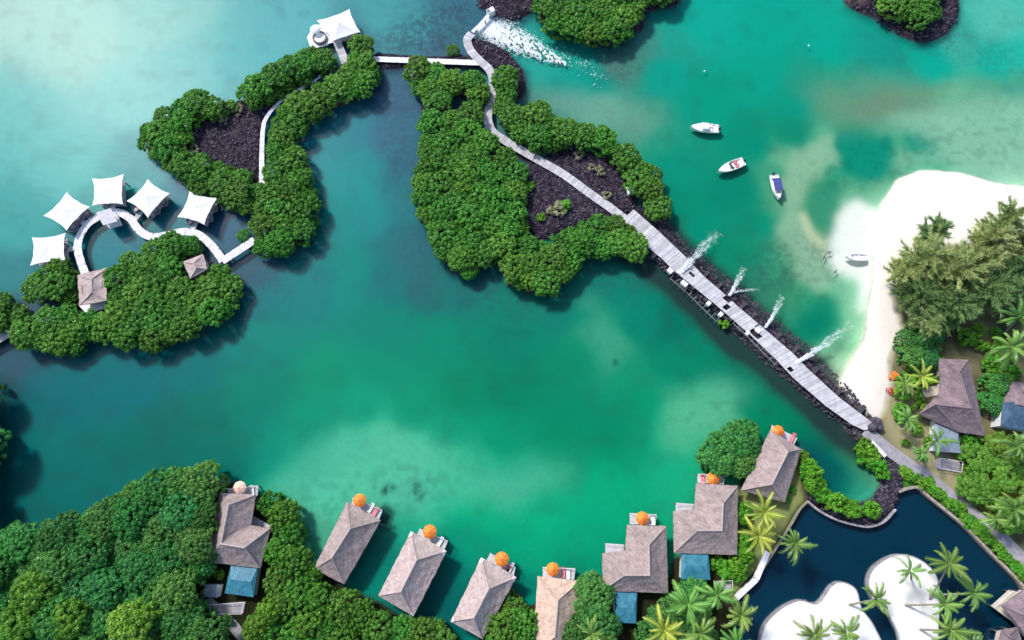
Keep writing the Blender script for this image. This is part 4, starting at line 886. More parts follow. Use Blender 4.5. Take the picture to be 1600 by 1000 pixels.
# ------------------------------------------------------------------ boats
def boat(label, px, py, L, ang, style):
    q = P(px, py, .5); rt = thing('motorboat' if style != 'dinghy' else 'dinghy', label, 'boat', (q.x, q.y, 0), R(ang), world=False)
    Wd = L * (.34 if style != 'bimini' else .38); n = 18; hb = MB(); rows = []
    for i in range(n + 1):
        t = i / n; x = (t - .5) * L
        w_ = Wd / 2 * (1 - max(0, (t - .42) / .58) ** 2.3) * (.88 + .12 * min(1, t * 4)); w_ = max(w_, .02)
        sh = .62 + .28 * t ** 2
        rows.append([(x, -w_ * .35, -.25 + .1 * t), (x, -w_ * .86, .05), (x, -w_, sh), (x, -w_ * .9, sh + .03), (x, w_ * .9, sh + .03), (x, w_, sh), (x, w_ * .86, .05), (x, w_ * .35, -.25 + .1 * t)])
    vs = [p for r_ in rows for p in r_]; K = 8
    fs = []
    for i in range(n):
        for k in range(K):
            if k == 3 : continue
            fs.append((i * K + k, (i + 1) * K + k, (i + 1) * K + (k + 1) % K, i * K + (k + 1) % K))
    fs.append(tuple(range(K))); hb.add(vs, fs); hull = hb.build('hull', M['gel'], rt, smooth=False)
    # deck: foredeck closed, cockpit sunk
    cock = .46 if style in ('cuddy', 'cabin') else .74
    db = MB(); fd = [i for i in range(n + 1) if i / n >= cock]; dv = []
    for i in fd: r_ = rows[i]; dv += [r_[3], (r_[3][0], 0, r_[3][2] + .16 * (1 - i / n) * 2 + .05), r_[4]]
    db.add(dv, [(3 * a, 3 * a + 3, 3 * a + 4, 3 * a + 1) for a in range(len(fd) - 1)] + [(3 * a + 1, 3 * a + 4, 3 * a + 5, 3 * a + 2) for a in range(len(fd) - 1)])
    db.build('foredeck', M['gel'], rt)
    cb = MB(); ci = [i for i in range(n + 1) if i / n <= cock + .02]; cv = []
    for i in ci: r_ = rows[i]; cv += [(r_[3][0], r_[3][1] * .9, .3), (r_[4][0], r_[4][1] * .9, .3)]
    cb.add(cv, [(2 * a, 2 * a + 2, 2 * a + 3, 2 * a + 1) for a in range(len(ci) - 1)])
    side = []
    for sg in (3, 4):
        sv = []
        for i in ci: r_ = rows[i]; sv += [r_[sg], (r_[sg][0], r_[sg][1] * .9, .3)]
        cb.add(sv, [(2 * a, 2 * a + 2, 2 * a + 3, 2 * a + 1) for a in range(len(ci) - 1)])
    cb.build('cockpit', M['white'] if style != 'dinghy' else M['gel'], rt)
    x0 = -L / 2
    if style in ('cuddy', 'cabin'):
        wb = MB(); wx_ = (cock - .5) * L + .1; ww = Wd * .42
        wb.add([(wx_, -ww, .75), (wx_ + .55, -ww * .6, .8), (wx_ + .55, ww * .6, .8), (wx_, ww, .75), (wx_ - .15, -ww * .95, 1.25), (wx_ + .2, -ww * .55, 1.25), (wx_ + .2, ww * .55, 1.25), (wx_ - .15, ww * .95, 1.25)], [(0, 1, 5, 4), (1, 2, 6, 5), (2, 3, 7, 6)]); wb.build('windscreen', M['glass'] if style == 'cabin' else M['gel'], rt)
        for y in (-.42, .42): s_ = MB(); s_.box((x0 + L * .3, y, .5), (.5, .5, .4)); s_.box((x0 + L * .3 - .22, y, .85), (.1, .5, .45)); s_.build('seat', M['gel'] if style == 'cuddy' else M['pinkcush'], rt)
        s_ = MB(); s_.box((x0 + .45, 0, .5), (.5, Wd * .72, .38)); s_.build('bench', M['gel'], rt)
        if style == 'cuddy':
            t_ = MB(); t_.box((x0 + L * .52, 0, 1.42), (L * .26, Wd * .66, .06)); t_.build('hardtop', M['gel'], rt)
            t_ = MB()
            for sx in (-1, 1):
                for sy in (-1, 1): t_.tube([(x0 + L * .52 + sx * L * .11, sy * Wd * .3, .7), (x0 + L * .52 + sx * L * .1, sy * Wd * .28, 1.4)], .025, 4)
            t_.build('hardtop_frame', M['white'], rt)
    if style == 'bimini':
        t_ = MB(); t_.box((-.02 * L, 0, 1.5), (L * .5, Wd * .82, .07)); t_.box((.1, 0, 1.55), (L * .4, Wd * .5, .05)); t_.build('bimini_cover', M['navy'], rt)
        t_ = MB()
        for sx in (-1, 1):
            for sy in (-1, 1): t_.tube([(sx * L * .2, sy * Wd * .42, .6), (sx * L * .2, sy * Wd * .38, 1.48)], .03, 4)
        t_.build('bimini_frame', M['white'], rt)
        s_ = MB(); s_.box((-.1 * L, 0, .55), (.8, .6, .6)); s_.build('console', M['gel'], rt)
        s_ = MB(); s_.box((-.4 * L, 0, .5), (.5, Wd * .6, .4)); s_.build('bench', M['gel'], rt)
    if style != 'dinghy':
        m_ = MB(); m_.box((x0 - .2, 0, .65), (.45, .42, .5), taper=.75); m_.box((x0 - .18, 0, .1), (.2, .16, .8)); m_.build('outboard_motor', M['black'], rt)
        r_ = MB(); pts = [(rows[i][3][0], rows[i][3][1] * .92, rows[i][3][2] + .28) for i in range(11, n + 1)] + [(rows[i][4][0], rows[i][4][1] * .92, rows[i][4][2] + .28) for i in range(n, 10, -1)]
        r_.tube(pts, .02, 4); r_.build('bow_rail', M['white'], rt)
    else:
        for x in (-.5, .35): s_ = MB(); s_.box((x, 0, .52), (.25, Wd * .8, .06)); s_.build('thwart', M['white'], rt)
    return rt
boat('white motorboat with black outboard, uppermost of the three moored in the bay', 1101, 200, 5.9, 176, 'cuddy')
boat('white motorboat with reddish cockpit seats, middle of the three moored in the bay', 1142, 260, 6.0, 203, 'cabin')
boat('white open boat under a navy blue bimini, nearest the sandbank', 1213, 292, 5.3, -84, 'bimini')
boat('small white dinghy in the shallows against the beach', 1338, 402, 4.2, 178, 'dinghy')
q = P(1101, 111, .1); b = MB(); b.lathe((q.x, q.y, -.1), [(.01, -.1), (.15, 0), (.2, .15), (.14, .3), (.01, .36)], 12); tag(b.build('mooring_buoy', M['white'], smooth=True, loc=(q.x, q.y, 0)), 'lone small white mooring buoy left of centre in the upper bay', 'buoy')
q = P(1264, 71, .1); b = MB(); b.lathe((q.x, q.y, -.1), [(.01, -.1), (.15, 0), (.2, .15), (.14, .3), (.01, .36)], 12); tag(b.build('mooring_buoy', M['white'], smooth=True, loc=(q.x, q.y, 0)), 'lone small white mooring buoy below the upper right rocky islet', 'buoy')
# ------------------------------------------------------------------ vegetation meshes
def leaves(rg, centers, radii, per, size, up=.25, asp=1.0, flat=.9, tints=None):
    "leaf quads spread over the upper part of many small clumps"
    k = len(centers); n = k * per
    c = np.repeat(centers, per, 0); r = np.repeat(radii, per)
    v = rg.normal(size=(n, 3)); v /= np.linalg.norm(v, axis=1)[:, None]; v[:, 2] = np.abs(v[:, 2]) * 1.0 - .35 * (rg.random(n) < .35)
    v /= np.linalg.norm(v, axis=1)[:, None]
    p = c + v * (r * rg.uniform(.72, 1.08, n))[:, None] * np.array([1, 1, flat])
    nrm = v + rg.normal(size=(n, 3)) * .55 + np.array([0, 0, up]); nrm /= np.linalg.norm(nrm, axis=1)[:, None]
    t = np.cross(nrm, rg.normal(size=(n, 3))); t /= np.linalg.norm(t, axis=1)[:, None]; s = np.cross(nrm, t)
    L = size * rg.uniform(.7, 1.3, n)[:, None]; Wd = L * asp * .6
    V = np.stack([p - t * L * .5, p + s * Wd * .5 + nrm * L * .08, p + t * L * .5, p - s * Wd * .5 + nrm * L * .08], 1).reshape(-1, 3)
    F = np.arange(4 * n).reshape(n, 4)
    ti = np.repeat(tints if tints is not None else rg.random(k), per) * .75 + rg.random(n) * .25
    T = np.repeat(np.stack([ti, ti, ti, np.ones(n)], 1), 4, 0)
    return V, F, T
def cores(rg, centers, radii, flat=.85, k=.80):
    "solid inner masses so that one does not look through a clump"
    ph = np.array([(r, z) for r, z in ((0.01, 1), (.7, .7), (1, .1), (.75, -.6), (.01, -.9))]); n = 7; Vs = []; Fs = []; o = 0
    for c, r in zip(centers, radii):
        for rr, z in ph:
            for j in range(n):
                a = 2 * math.pi * j / n; w_ = rg.uniform(.88, 1.1); Vs.append((c[0] + rr * r * k * math.cos(a) * w_, c[1] + rr * r * k * math.sin(a) * w_, c[2] + z * r * k * flat))
        for i in range(4):
            for j in range(n): Fs.append((o + i * n + j, o + (i + 1) * n + j, o + (i + 1) * n + (j + 1) % n, o + i * n + (j + 1) % n))
        o += n * 5
    V = np.array(Vs); T = np.tile([.3, .3, .3, 1.], (len(V), 1)); return V, np.array(Fs), T
def cat_mesh(name, parts, m):
    o = 0; Vs, Fs, Ts = [], [], []
    for V, F, T in parts: Vs.append(V); Fs.append(F + o); Ts.append(T); o += len(V)
    return np_mesh(name, np.concatenate(Vs), np.concatenate(Fs), m, False, {'tint': np.concatenate(Ts)})
def crown_points(rg, R_, H0, H1, nclump, cr, jit=.22):
    "clumps on a domed crown of plan radius R_"
    pts = []; tries = 0
    while len(pts) < nclump and tries < 6000:
        tries += 1; a = rg.uniform(0, 2 * math.pi); lob = 1 + .13 * math.sin(3 * a + rg.uniform(-.3, .3)) + .08 * math.sin(5 * a + 1); r = math.sqrt(rg.random()) * R_ * lob
        z = H0 + (H1 - H0) * (max(0, 1 - (r / (R_ * 1.12)) ** 2.2)) ** .55 + rg.uniform(-jit, jit)
        p = (r * math.cos(a), r * math.sin(a), z)
        if all((p[0] - q[0]) ** 2 + (p[1] - q[1]) ** 2 + (p[2] - q[2]) ** 2 > (cr * 1.12) ** 2 for q in pts): pts.append(p)
    return np.array(pts)
def under_skirt(rg, R_, H0, n, cr):
    a = rg.uniform(0, 2 * math.pi, n); return np.stack([np.cos(a) * R_ * .9, np.sin(a) * R_ * .9, rg.uniform(.5, max(.6, H0), n)], 1)
def trunk_mesh(name, rg, h, r, R_, m, limbs=5, prop=0):
    b = MB(); b.tube([(0, 0, -.6), (rg.uniform(-.1, .1), rg.uniform(-.1, .1), h * .4), (0, 0, h * .7)], [r, r * .8, r * .55], 6)
    for k in range(limbs):
        a = 2 * math.pi * (k + rg.uniform(-.3, .3)) / limbs; b.tube([(0, 0, h * rg.uniform(.3, .5)), (R_ * .35 * math.cos(a), R_ * .35 * math.sin(a), h * .65), (R_ * .7 * math.cos(a), R_ * .7 * math.sin(a), h * .82)], [r * .5, r * .35, r * .15], 5)
    for k in range(prop):
        a = 2 * math.pi * k / prop; b.tube([(0, 0, h * .35), (R_ * .2 * math.cos(a), R_ * .2 * math.sin(a), h * .25), (R_ * .35 * math.cos(a), R_ * .35 * math.sin(a), -1)], [r * .3, r * .28, r * .2], 4)
    me = bpy.data.meshes.new(name); me.from_pydata([tuple(v) for v in b.v], [], b.f); me.materials.append(m); return me
def make_kind(prefix, nvar, R_, h0, h1, nclump, cr, per, leaf, m, bark, seed, asp=1., prop=0, trad=.12):
    out = []
    for i in range(nvar):
        rg = np.random.default_rng(seed + i); cp = crown_points(rg, R_, h0, h1, nclump, cr); sk = under_skirt(rg, R_, h0, int(nclump * .35), cr)
        cp = np.concatenate([cp, sk]); rad = cr * rg.uniform(.8, 1.25, len(cp)); V1 = leaves(rg, cp, rad, per, leaf, asp=asp); V2 = cores(rg, cp, rad)
        crown = cat_mesh(prefix + '_crown', [V1, V2], m); out.append((crown, trunk_mesh(prefix + '_trunk', rg, h1, trad, R_, bark, 5, prop)))
    return out
K_MG = make_kind('mangrove', 8, 2.3, 1.3, 2.9, 62, .36, 44, .25, M['mangrove'], M['bark_d'], 100, prop=6)
K_FO = make_kind('broadleaf', 7, 3.6, 3.2, 6.0, 105, .46, 55, .30, M['forest'], M['bark_d'], 200, asp=.9, trad=.22)
K_YE = make_kind('yellow_green', 3, 3.2, 3.0, 5.8, 48, .6, 70, .32, M['yellowleaf'], M['bark_d'], 300, trad=.2)
K_SH = make_kind('shrub', 4, 1.0, .4, 1.2, 12, .34, 42, .22, M['hedge'], M['bark_d'], 400, trad=.06)
K_DR = make_kind('dry_shrub', 3, .9, .3, .8, 9, .32, 36, .2, M['dry'], M['bark_d'], 430, trad=.05)
def plant(kind, name, label, cat, x, y, z, s, sz, group, i=None, lean=0.0):
    crown, trunk = kind[random.randrange(len(kind)) if i is None else i]
    rt = thing(name, label, cat, (x, y, z), random.uniform(0, 6.28), group, world=False); rt.scale = (s, s, sz)
    if lean: rt.rotation_euler = (random.uniform(-lean, lean), random.uniform(-lean, lean), rt.rotation_euler.z)
    link('crown', crown, rt); link('trunk', trunk, rt); return rt
COUNT = {}
def fill(kind, poly_px, zmid, baseR, rmin, rmax, name, label, cat, group, hole=None, pack=.60, edge=.60, zb=None, hs=(.9, 1.12), seed=1, tries=5000):
    rr = random.Random(seed); poly = [tuple(p[:2]) for p in PL(poly_px, zmid)]; holes = [[tuple(p[:2]) for p in PL(h, zmid)] for h in (hole or [])]
    x0, x1 = min(p[0] for p in poly), max(p[0] for p in poly); y0, y1 = min(p[1] for p in poly), max(p[1] for p in poly); got = []
    for t in range(tries):
        r = rmax + (rmin - rmax) * (t / tries) ** .7; x = rr.uniform(x0, x1); y = rr.uniform(y0, y1)
        if not pin(poly, x, y) or edge_dist(poly, x, y) < r * edge: continue
        if any(pin(h, x, y) or edge_dist(h, x, y) < r * .7 for h in holes): continue
        if all((x - a) ** 2 + (y - b) ** 2 > (pack * (r + q)) ** 2 for a, b, q in got): got.append((x, y, r))
    for x, y, r in got:
        s = r / baseR; plant(kind, name, label, cat, x, y, (hz(x, y) if zb is None else zb), s, s ** .6 * rr.uniform(*hs), group)
    COUNT[name] = COUNT.get(name, 0) + len(got)
MGL = {'A1': 'mangrove tree of the band curling round the left side of upper left island',
 'A2': 'mangrove tree of the upper band between open sea and the white path below the spa',
 'A3': 'mangrove tree of the long S-shaped ribbon right of the white path',
 'B1': 'mangrove tree of the small clump left of the pale thatched pavilion',
 'B2': 'mangrove tree of the large oval thicket right of the pale thatched pavilion',
 'B3': 'mangrove tree of the clump below and left of the pavilion terrace',
 'B4': 'mangrove tree in the clump cut by the left edge of the view',
 'C1': 'mangrove tree of the broad thicket left of the long boardwalk on central island',
 'C2': 'mangrove tree of the narrow belt right of the long boardwalk, facing the moored boats',
 'D': 'mangrove tree on the rocky islet at the top edge beside the foaming sluice',
 'D2': 'mangrove tree of the thin strip at the top edge right of the foaming sluice islet',
 'E': 'mangrove tree on the rocky islet in the upper right'}
HUT = [(284,402),(318,393),(328,421),(302,440),(283,426)]
PAV = [(117,428),(172,413),(176,470),(168,486),(122,486)]
for k, p in MG.items():
    fill(K_MG, p, 2.2, 2.3, 1.35, 2.9, 'mangrove_tree', MGL[k], 'tree', 'mangroves: ' + k_name if (k_name := MGL[k].split('mangrove tree ')[1]) else '', hole=([CHOLE] if k == 'C1' else [HUT, PAV] if k == 'B2' else [PAV] if k in ('B1', 'B3') else None), seed=hash(len(p)) % 97 + 3)
def one(kind, px, py, z, baseR, r, name, label, cat='shrub', group=None, hs=1.0):
    q = P(px, py, z); s = r / baseR; return plant(kind, name, label, cat, q.x, q.y, max(hz(q.x, q.y), -.3), s, s * hs, group)
one(K_MG, 707, 73, 2, 2.3, 1.3, 'mangrove_tree', 'lone small mangrove on the rocks above the white footbridge', 'tree')
one(K_MG, 377, 365, 2, 2.3, 1.3, 'mangrove_tree', 'lone small dark mangrove above the short straight boardwalk', 'tree')
one(K_SH, 1133, 504, 1, 1.0, .9, 'shrub', 'single yellow green bush on the lagoon side of the pier')
FOREST = [(-60,836),(0,832),(50,826),(110,806),(170,776),(230,746),(300,726),(335,730),(346,745),(342,760),(334,772),(330,860),(316,880),(308,930),(316,955),(345,990),(370,1050),(-60,1050)]
FO2 = [(408,766),(432,772),(462,802),(470,842),(492,888),(535,922),(592,946),(606,975),(612,1050),(415,1050),(398,995),(400,960),(408,935),(412,890),(428,840),(424,818),(410,805),(402,790)]
fill(K_FO, FOREST, 5.5, 3.6, 1.6, 3.7, 'broadleaf_tree', 'dense green broadleaf tree of the wood filling the bottom left corner', 'tree', 'broadleaf trees of the bottom left wood', seed=21, pack=.58, hs=(.8, 1.2))
fill(K_MG, FO2, 3.2, 2.3, 1.7, 2.8, 'mangrove_tree', 'dark mangrove tree between the mangrove villa and the leftmost straight bungalow', 'tree', 'mangroves right of the blue annexed villa', seed=22, pack=.62, hs=(1.1, 1.5))
fill(K_MG, [(345,728),(385,742),(430,770),(452,790),(410,775),(404,756),(388,752)], 3, 2.3, 1.2, 2.0, 'mangrove_tree', 'mangrove tree of the fringe above the peach parasol', 'tree', 'mangroves above the peach parasol', seed=23)
for px, py, r, l in ((55,925,3.4,'upper'),(110,965,3.2,'middle'),(215,975,3.8,'large rightmost'),(30,975,3.2,'leftmost low')):
    one(K_YE, px, py, 6, 3.2, r, 'yellow_green_tree', f'{l} yellow green tree at the bottom edge of the lower left wood', 'tree', None, 1.25)
for px, py, r in ((215,805,1.5),(395,985,2.0),(415,960,2.0)):
    one(K_YE, px, py, 6, 3.2, r, 'yellow_green_tree', {215:'small yellow tree amid the dark wood near the water edge',395:'small yellowish tree right of the grey plank path, lower one',415:'small yellowish tree right of the grey plank path, upper one'}[px], 'tree', None, 1.6)
fill(K_MG, [(612,960),(640,972),(700,975),(720,1000),(715,1050),(600,1050)], 3, 2.3, 1.5, 2.6, 'mangrove_tree', 'dark mangrove tree below the second straight bungalow', 'tree', 'mangroves below the second straight bungalow', seed=24, hs=(.9, 1.2))
fill(K_MG, [(768,975),(792,938),(820,930),(834,950),(828,1050),(750,1050)], 3, 2.3, 1.5, 2.6, 'mangrove_tree', 'dark mangrove tree between the third bungalow and the tan bungalow', 'tree', 'mangroves left of the tan bungalow', seed=25, hs=(1, 1.3))
fill(K_FO, [(902,915),(935,905),(948,925),(962,960),(965,1050),(870,1050),(885,985),(902,965)], 4.5, 3.6, 1.8, 3.4, 'broadleaf_tree', 'bright broadleaf tree between the tan bungalow and the dark blue annex', 'tree', 'broadleaf trees right of the tan bungalow', seed=26, hs=(.8, 1.1))
fill(K_FO, [(1098,710),(1122,678),(1160,664),(1192,674),(1190,708),(1168,740),(1138,736),(1106,728)], 4, 3.6, 1.8, 3.6, 'broadleaf_tree', 'glossy green tree of the rounded clump between the two villas nearest the pier', 'tree', 'trees of the rounded clump by the pier villas', seed=27, hs=(.75, 1.0))
fill(K_FO, [(-330,560),(-20,590),(-12,650),(-4,700),(-14,760),(-8,830),(-60,840),(-330,840)], 4, 3.6, 2.4, 4.2, 'broadleaf_tree', 'tall dark tree just outside the left edge whose shadow falls on the lagoon', 'tree', 'trees beyond the left edge', seed=28, hs=(1.1, 1.4), zb=.3, tries=1500)
# shrubs
def strip(kind, px, name, label, cat, group, n, r0, r1, base, jit=.8, z=1.0, seed=5, hs=1.):
    rr = random.Random(seed); L_ = resample(smooth_line(PL(px, z), 5), .3)
    for k in range(n):
        q = L_[int(rr.random() * (len(L_) - 1))]; x = q.x + rr.uniform(-jit, jit); y = q.y + rr.uniform(-jit, jit); s = rr.uniform(r0, r1) / base
        plant(kind, name, label, cat, x, y, hz(x, y) - .05, s, s * rr.uniform(.8, 1.2) * hs, group)
strip(K_SH, [(1256,715),(1262,742),(1272,760),(1286,775)], 'shrub', 'green shrub on the left limb of the stone spit round the small bay', 'shrub', 'shrubs on the left limb of the spit', 26, .9, 1.5, 1.0, .5, seed=6, hs=1.2)
strip(K_SH, [(1300,785),(1325,796),(1345,800),(1366,795)], 'shrub', 'green shrub on the bottom bend of the stone spit round the small bay', 'shrub', 'shrubs on the bottom bend of the spit', 16, .8, 1.5, 1.0, .45, seed=7, hs=1.2)
strip(K_SH, [(1345,690),(1358,712),(1378,738),(1388,745)], 'shrub', 'green shrub between the small bay and the garden path', 'shrub', 'shrubs between the bay and garden path', 16, .7, 1.6, 1.0, .5, seed=8, hs=1.2)
strip(K_SH, [(1412,738),(1440,750),(1462,765),(1500,797),(1540,835),(1575,870),(1605,905)], 'shrub', 'bright green shrub in the hedge between the pond wall and garden path', 'shrub', 'hedge along the pond wall', 72, .55, 1.0, 1.0, .45, seed=9, hs=.8)
strip(K_SH, [(1163,790),(1160,830),(1158,870),(1150,895),(1128,880)], 'shrub', 'green shrub beside the right wall of the wide villa', 'shrub', 'shrubs right of the light blue annexed villa', 30, .7, 1.4, 1.0, .6, seed=10, hs=1.2)
strip(K_SH, [(395,900),(350,900),(345,905)], 'shrub', 'dark shrub beside the blue annex in the mangroves', 'shrub', 'shrubs beside the mangrove villa annex', 5, .8, 1.1, 1.0, .5, seed=12)
fill(K_SH, [(1395,590),(1420,545),(1460,520),(1470,560),(1465,600),(1440,610),(1450,640),(1430,660),(1400,650),(1390,620)], 1, 1.0, .7, 1.5, 'shrub', 'green garden shrub between the beach and the L-shaped dark villa', 'shrub', 'garden shrubs by the beach', seed=31, pack=1.05, tries=500)
fill(K_FO, [(1530,600),(1560,580),(1575,600),(1562,640),(1545,660),(1535,640)], 2.5, 3.6, 1.2, 2.2, 'broadleaf_tree', 'small dark tree between the two dark thatched villas', 'tree', 'trees between the dark villas', seed=32, hs=(.7, .9))
fill(K_FO, [(1400,530),(1430,500),(1470,510),(1465,560),(1430,580),(1400,570)], 2.5, 3.6, 1.3, 2.2, 'broadleaf_tree', 'small bright green tree below the large grey green tree by the beach', 'tree', 'green trees at the foot of the grey green trees', seed=33, hs=(.6, .9))
fill(K_YE, [(1500,700),(1560,680),(1620,690),(1640,820),(1590,830),(1540,800),(1510,770)], 3, 3.2, 1.4, 3.0, 'yellow_green_tree', 'low yellow green tree of the garden thicket above the garden path at right', 'tree', 'yellow green garden trees at right', seed=34, hs=(.5, .8), pack=.85)
fill(K_SH, [(1500,670),(1530,690),(1510,700),(1498,690)], 1.5, 1.0, .9, 1.5, 'shrub', 'green shrub at the foot of the L-shaped dark villa', 'shrub', 'shrubs below the L-shaped dark villa', seed=35, tries=200)
fill(K_FO, [(1060,900),(1100,915),(1115,940),(1110,1010),(1000,1020),(985,985),(1020,960),(1045,925)], 3, 3.6, 1.6, 2.6, 'broadleaf_tree', 'low green tree under the palms at the bottom centre', 'tree', 'low trees under the bottom centre palms', seed=36, hs=(.5, .8))
fill(K_SH, [(1115,870),(1140,868),(1150,895),(1140,905),(1115,900)], 1.5, 1.0, .9, 1.6, 'shrub', 'green shrub right of the light blue annex', 'shrub', 'shrubs right of the light blue annex', seed=37, tries=200)
fill(K_SH, [(1480,520),(1530,500),(1570,520),(1560,545),(1530,555),(1500,550)], 1, 1.0, .8, 1.6, 'shrub', 'dark green shrub in the shade above the L-shaped dark villa', 'shrub', 'shrubs above the L-shaped dark villa', seed=45, pack=1.0, tries=160)
fill(K_SH, [(1395,645),(1440,650),(1458,690),(1455,720),(1440,730),(1425,712),(1400,690)], 1, 1.0, .5, 1.1, 'shrub', 'low shrub on the dry lawn left of the small grey annex', 'shrub', 'shrubs on the dry lawn', seed=41, pack=1.5, tries=60)
fill(K_SH, [(1500,700),(1530,700),(1530,760),(1510,765),(1496,745)], 1, 1.0, .6, 1.4, 'shrub', 'green shrub between the small grey annex and the yellow green thicket', 'shrub', 'shrubs right of the small grey annex', seed=42, pack=.95, tries=200)
fill(K_SH, [(1535,560),(1560,540),(1600,590),(1580,600),(1550,620),(1535,600)], 1, 1.0, .8, 1.5, 'shrub', 'dark shrub right of the ridge of the L-shaped dark villa', 'shrub', 'shrubs between the dark villas', seed=43, tries=200)
fill(K_SH, [(1180,860),(1200,840),(1215,815),(1235,790),(1245,760),(1235,745),(1220,800),(1200,810),(1170,850)], 1, 1.0, .5, 1.1, 'shrub', 'small shrub on the grass bank between the diagonal villa and the pond', 'shrub', 'shrubs on the grass bank by the pond', seed=44, pack=1.3, tries=120)
for i, (px, py, r) in enumerate(((362,170,1.3),(350,188,.9),(372,172,1.2),(310,165+25,1.1),(303,232,1.0),(430,150,1.2),(826,290,1.1),(938,268,1.0),(872,328,1.6),(880,322,1.2),(862,330,1.0),(948,305,.9),(845,340,.8),(905,242,1.0),(925,262,.8))):
    one(K_DR if i % 3 else K_SH, px, py, 1, .95, r, 'dry_shrub', 'low yellowish shrub on the bare dark rock of the mangrove islands', 'shrub', 'yellowish shrubs on the bare rock', .8)
for px, py, l in ((1397,588,'orange'),(1393,612,'red')):
    q = P(px, py, 1); b = MB(); rr = random.Random(px)
    for k in range(70):
        a = rr.uniform(0, 6.28); r = rr.uniform(0, 1.0); c = Vector((q.x + r * math.cos(a), q.y + r * math.sin(a), .8 + .7 * (1 - r) + rr.uniform(-.1, .2))); d = Vector((rr.uniform(-1, 1), rr.uniform(-1, 1), rr.uniform(-.3, .3))) * .22; s_ = Vector((-d.y, d.x, .05))
        b.add([c - d, c + s_, c + d, c - s_], [(0, 1, 2, 3)])
    tag(b.build('flowering_bush', M['orange'] if l == 'orange' else M['red'], loc=(q.x, q.y, 0)), f'{l} flowering bush at the garden edge of the beach', 'bush')

# ------------------------------------------------------------------ palms
def palm_crown(seed, nf, L, m, droop=.5, wf=.17):
    rg = random.Random(seed); Vs = []; Fs = []; Ts = []
    for f in range(nf):
        a = 2 * math.pi * (f * .618034) + rg.uniform(-.35, .35); lvl = f / nf; el = R(62 - 78 * lvl + rg.uniform(-8, 8)); l = L * rg.uniform(.62, 1.12); bend = rg.uniform(-.10, .10); tint = rg.random()
        d = Vector((math.cos(a), math.sin(a), 0)); seg = 12; p = Vector((0, 0, 0)); pts = [p.copy()]; e = el
        for k in range(seg):
            e -= droop * (k / seg) * .42; p = p + (d * math.cos(e) + Vector((0, 0, math.sin(e)))) * (l / seg); pts.append(p.copy())
        side = Vector((-d.y, d.x, 0)); pts = [p_ + side * bend * l * (k_ / seg) ** 2 * 2 for k_, p_ in enumerate(pts)]
        for k in range(seg):
            q0, q1 = pts[k], pts[k + 1]; r0 = .035
            o = len(Vs); Vs += [q0 - side * r0, q0 + side * r0, q1 + side * r0 * .8, q1 - side * r0 * .8]; Fs.append((o, o + 1, o + 2, o + 3)); Ts += [1.0] * 4
            for h in range(4):
                t = (k + (h + .5) / 4) / seg
                if t < .10: continue
                q = q0.lerp(q1, (h + .5) / 4); fw = (q1 - q0).normalized(); ll = l * wf * (math.sin(math.pi * min(1, t * .86 + .14)) ** .6 + .12) * rg.uniform(.6, 1.2)
                for sg in (-1, 1):
                    tip = q + (side * sg * .62 + fw * .75 + Vector((0, 0, -.4))).normalized() * ll; wv = fw * (.055)
                    o = len(Vs); Vs += [q - wv * .7, q + wv, tip + wv * .3, tip - wv * .3]; Fs.append((o, o + 1, o + 2, o + 3)); Ts += [tint * .7 + rg.random() * .3] * 4
    V = np.array([tuple(v) for v in Vs]); F = np.array(Fs); T_ = np.array([[t, t, t, 1] for t in Ts])
    return np_mesh('palm_crown', V, F, m, False, {'tint': T_})
PC = [palm_crown(500 + i, 17, 4.1, M['palm'], .45 + .12 * i) for i in range(4)]
PCs = [palm_crown(520 + i, 10, 3.9, M['palm'], .6) for i in range(2)]
PCy = [palm_crown(540 + i, 15, 3.9, M['palm_y'], .45, .17) for i in range(2)]
def palm(px, py, h, r, label, base=None, kind='g', group=None):
    top = P(px, py, h); bs = P(*base, .6) if base else Vector((top.x + random.uniform(-.8, .8), top.y + random.uniform(-.8, .8), .6)); bs.z = .3
    rt = thing('palm_tree', label, 'palm', (bs.x, bs.y, 0), group=group)
    b = MB(); mid = bs.lerp(top, .55); mid.z = h * .45; mid = mid.lerp(Vector((bs.x, bs.y, mid.z)), .25); ln = smooth_line([bs, mid, top], 6)
    b.tube(ln, [.21 - .09 * i / len(ln) for i in range(len(ln))], 8); b.build('trunk', M['bark'], rt)
    me = random.choice({'g': PC, 's': PCs, 'y': PCy}[kind]); o = link('crown', me, rt); o.location = top - Vector(rt.location); s = r / 3.7 * .92; o.scale = (s, s, s)
    ax = (top - bs); o.rotation_euler = (-ax.y * .035, ax.x * .035, random.uniform(0, 6.28))
    nb = MB()
    for k in range(6):
        a = k * 1.05; nb.lathe((top.x + .2 * math.cos(a), top.y + .2 * math.sin(a), h - .25), [(.01, -.14), (.11, -.07), (.13, 0), (.09, .1), (.01, .14)], 6)
    nb.build('coconuts', M['bark_d'], rt)
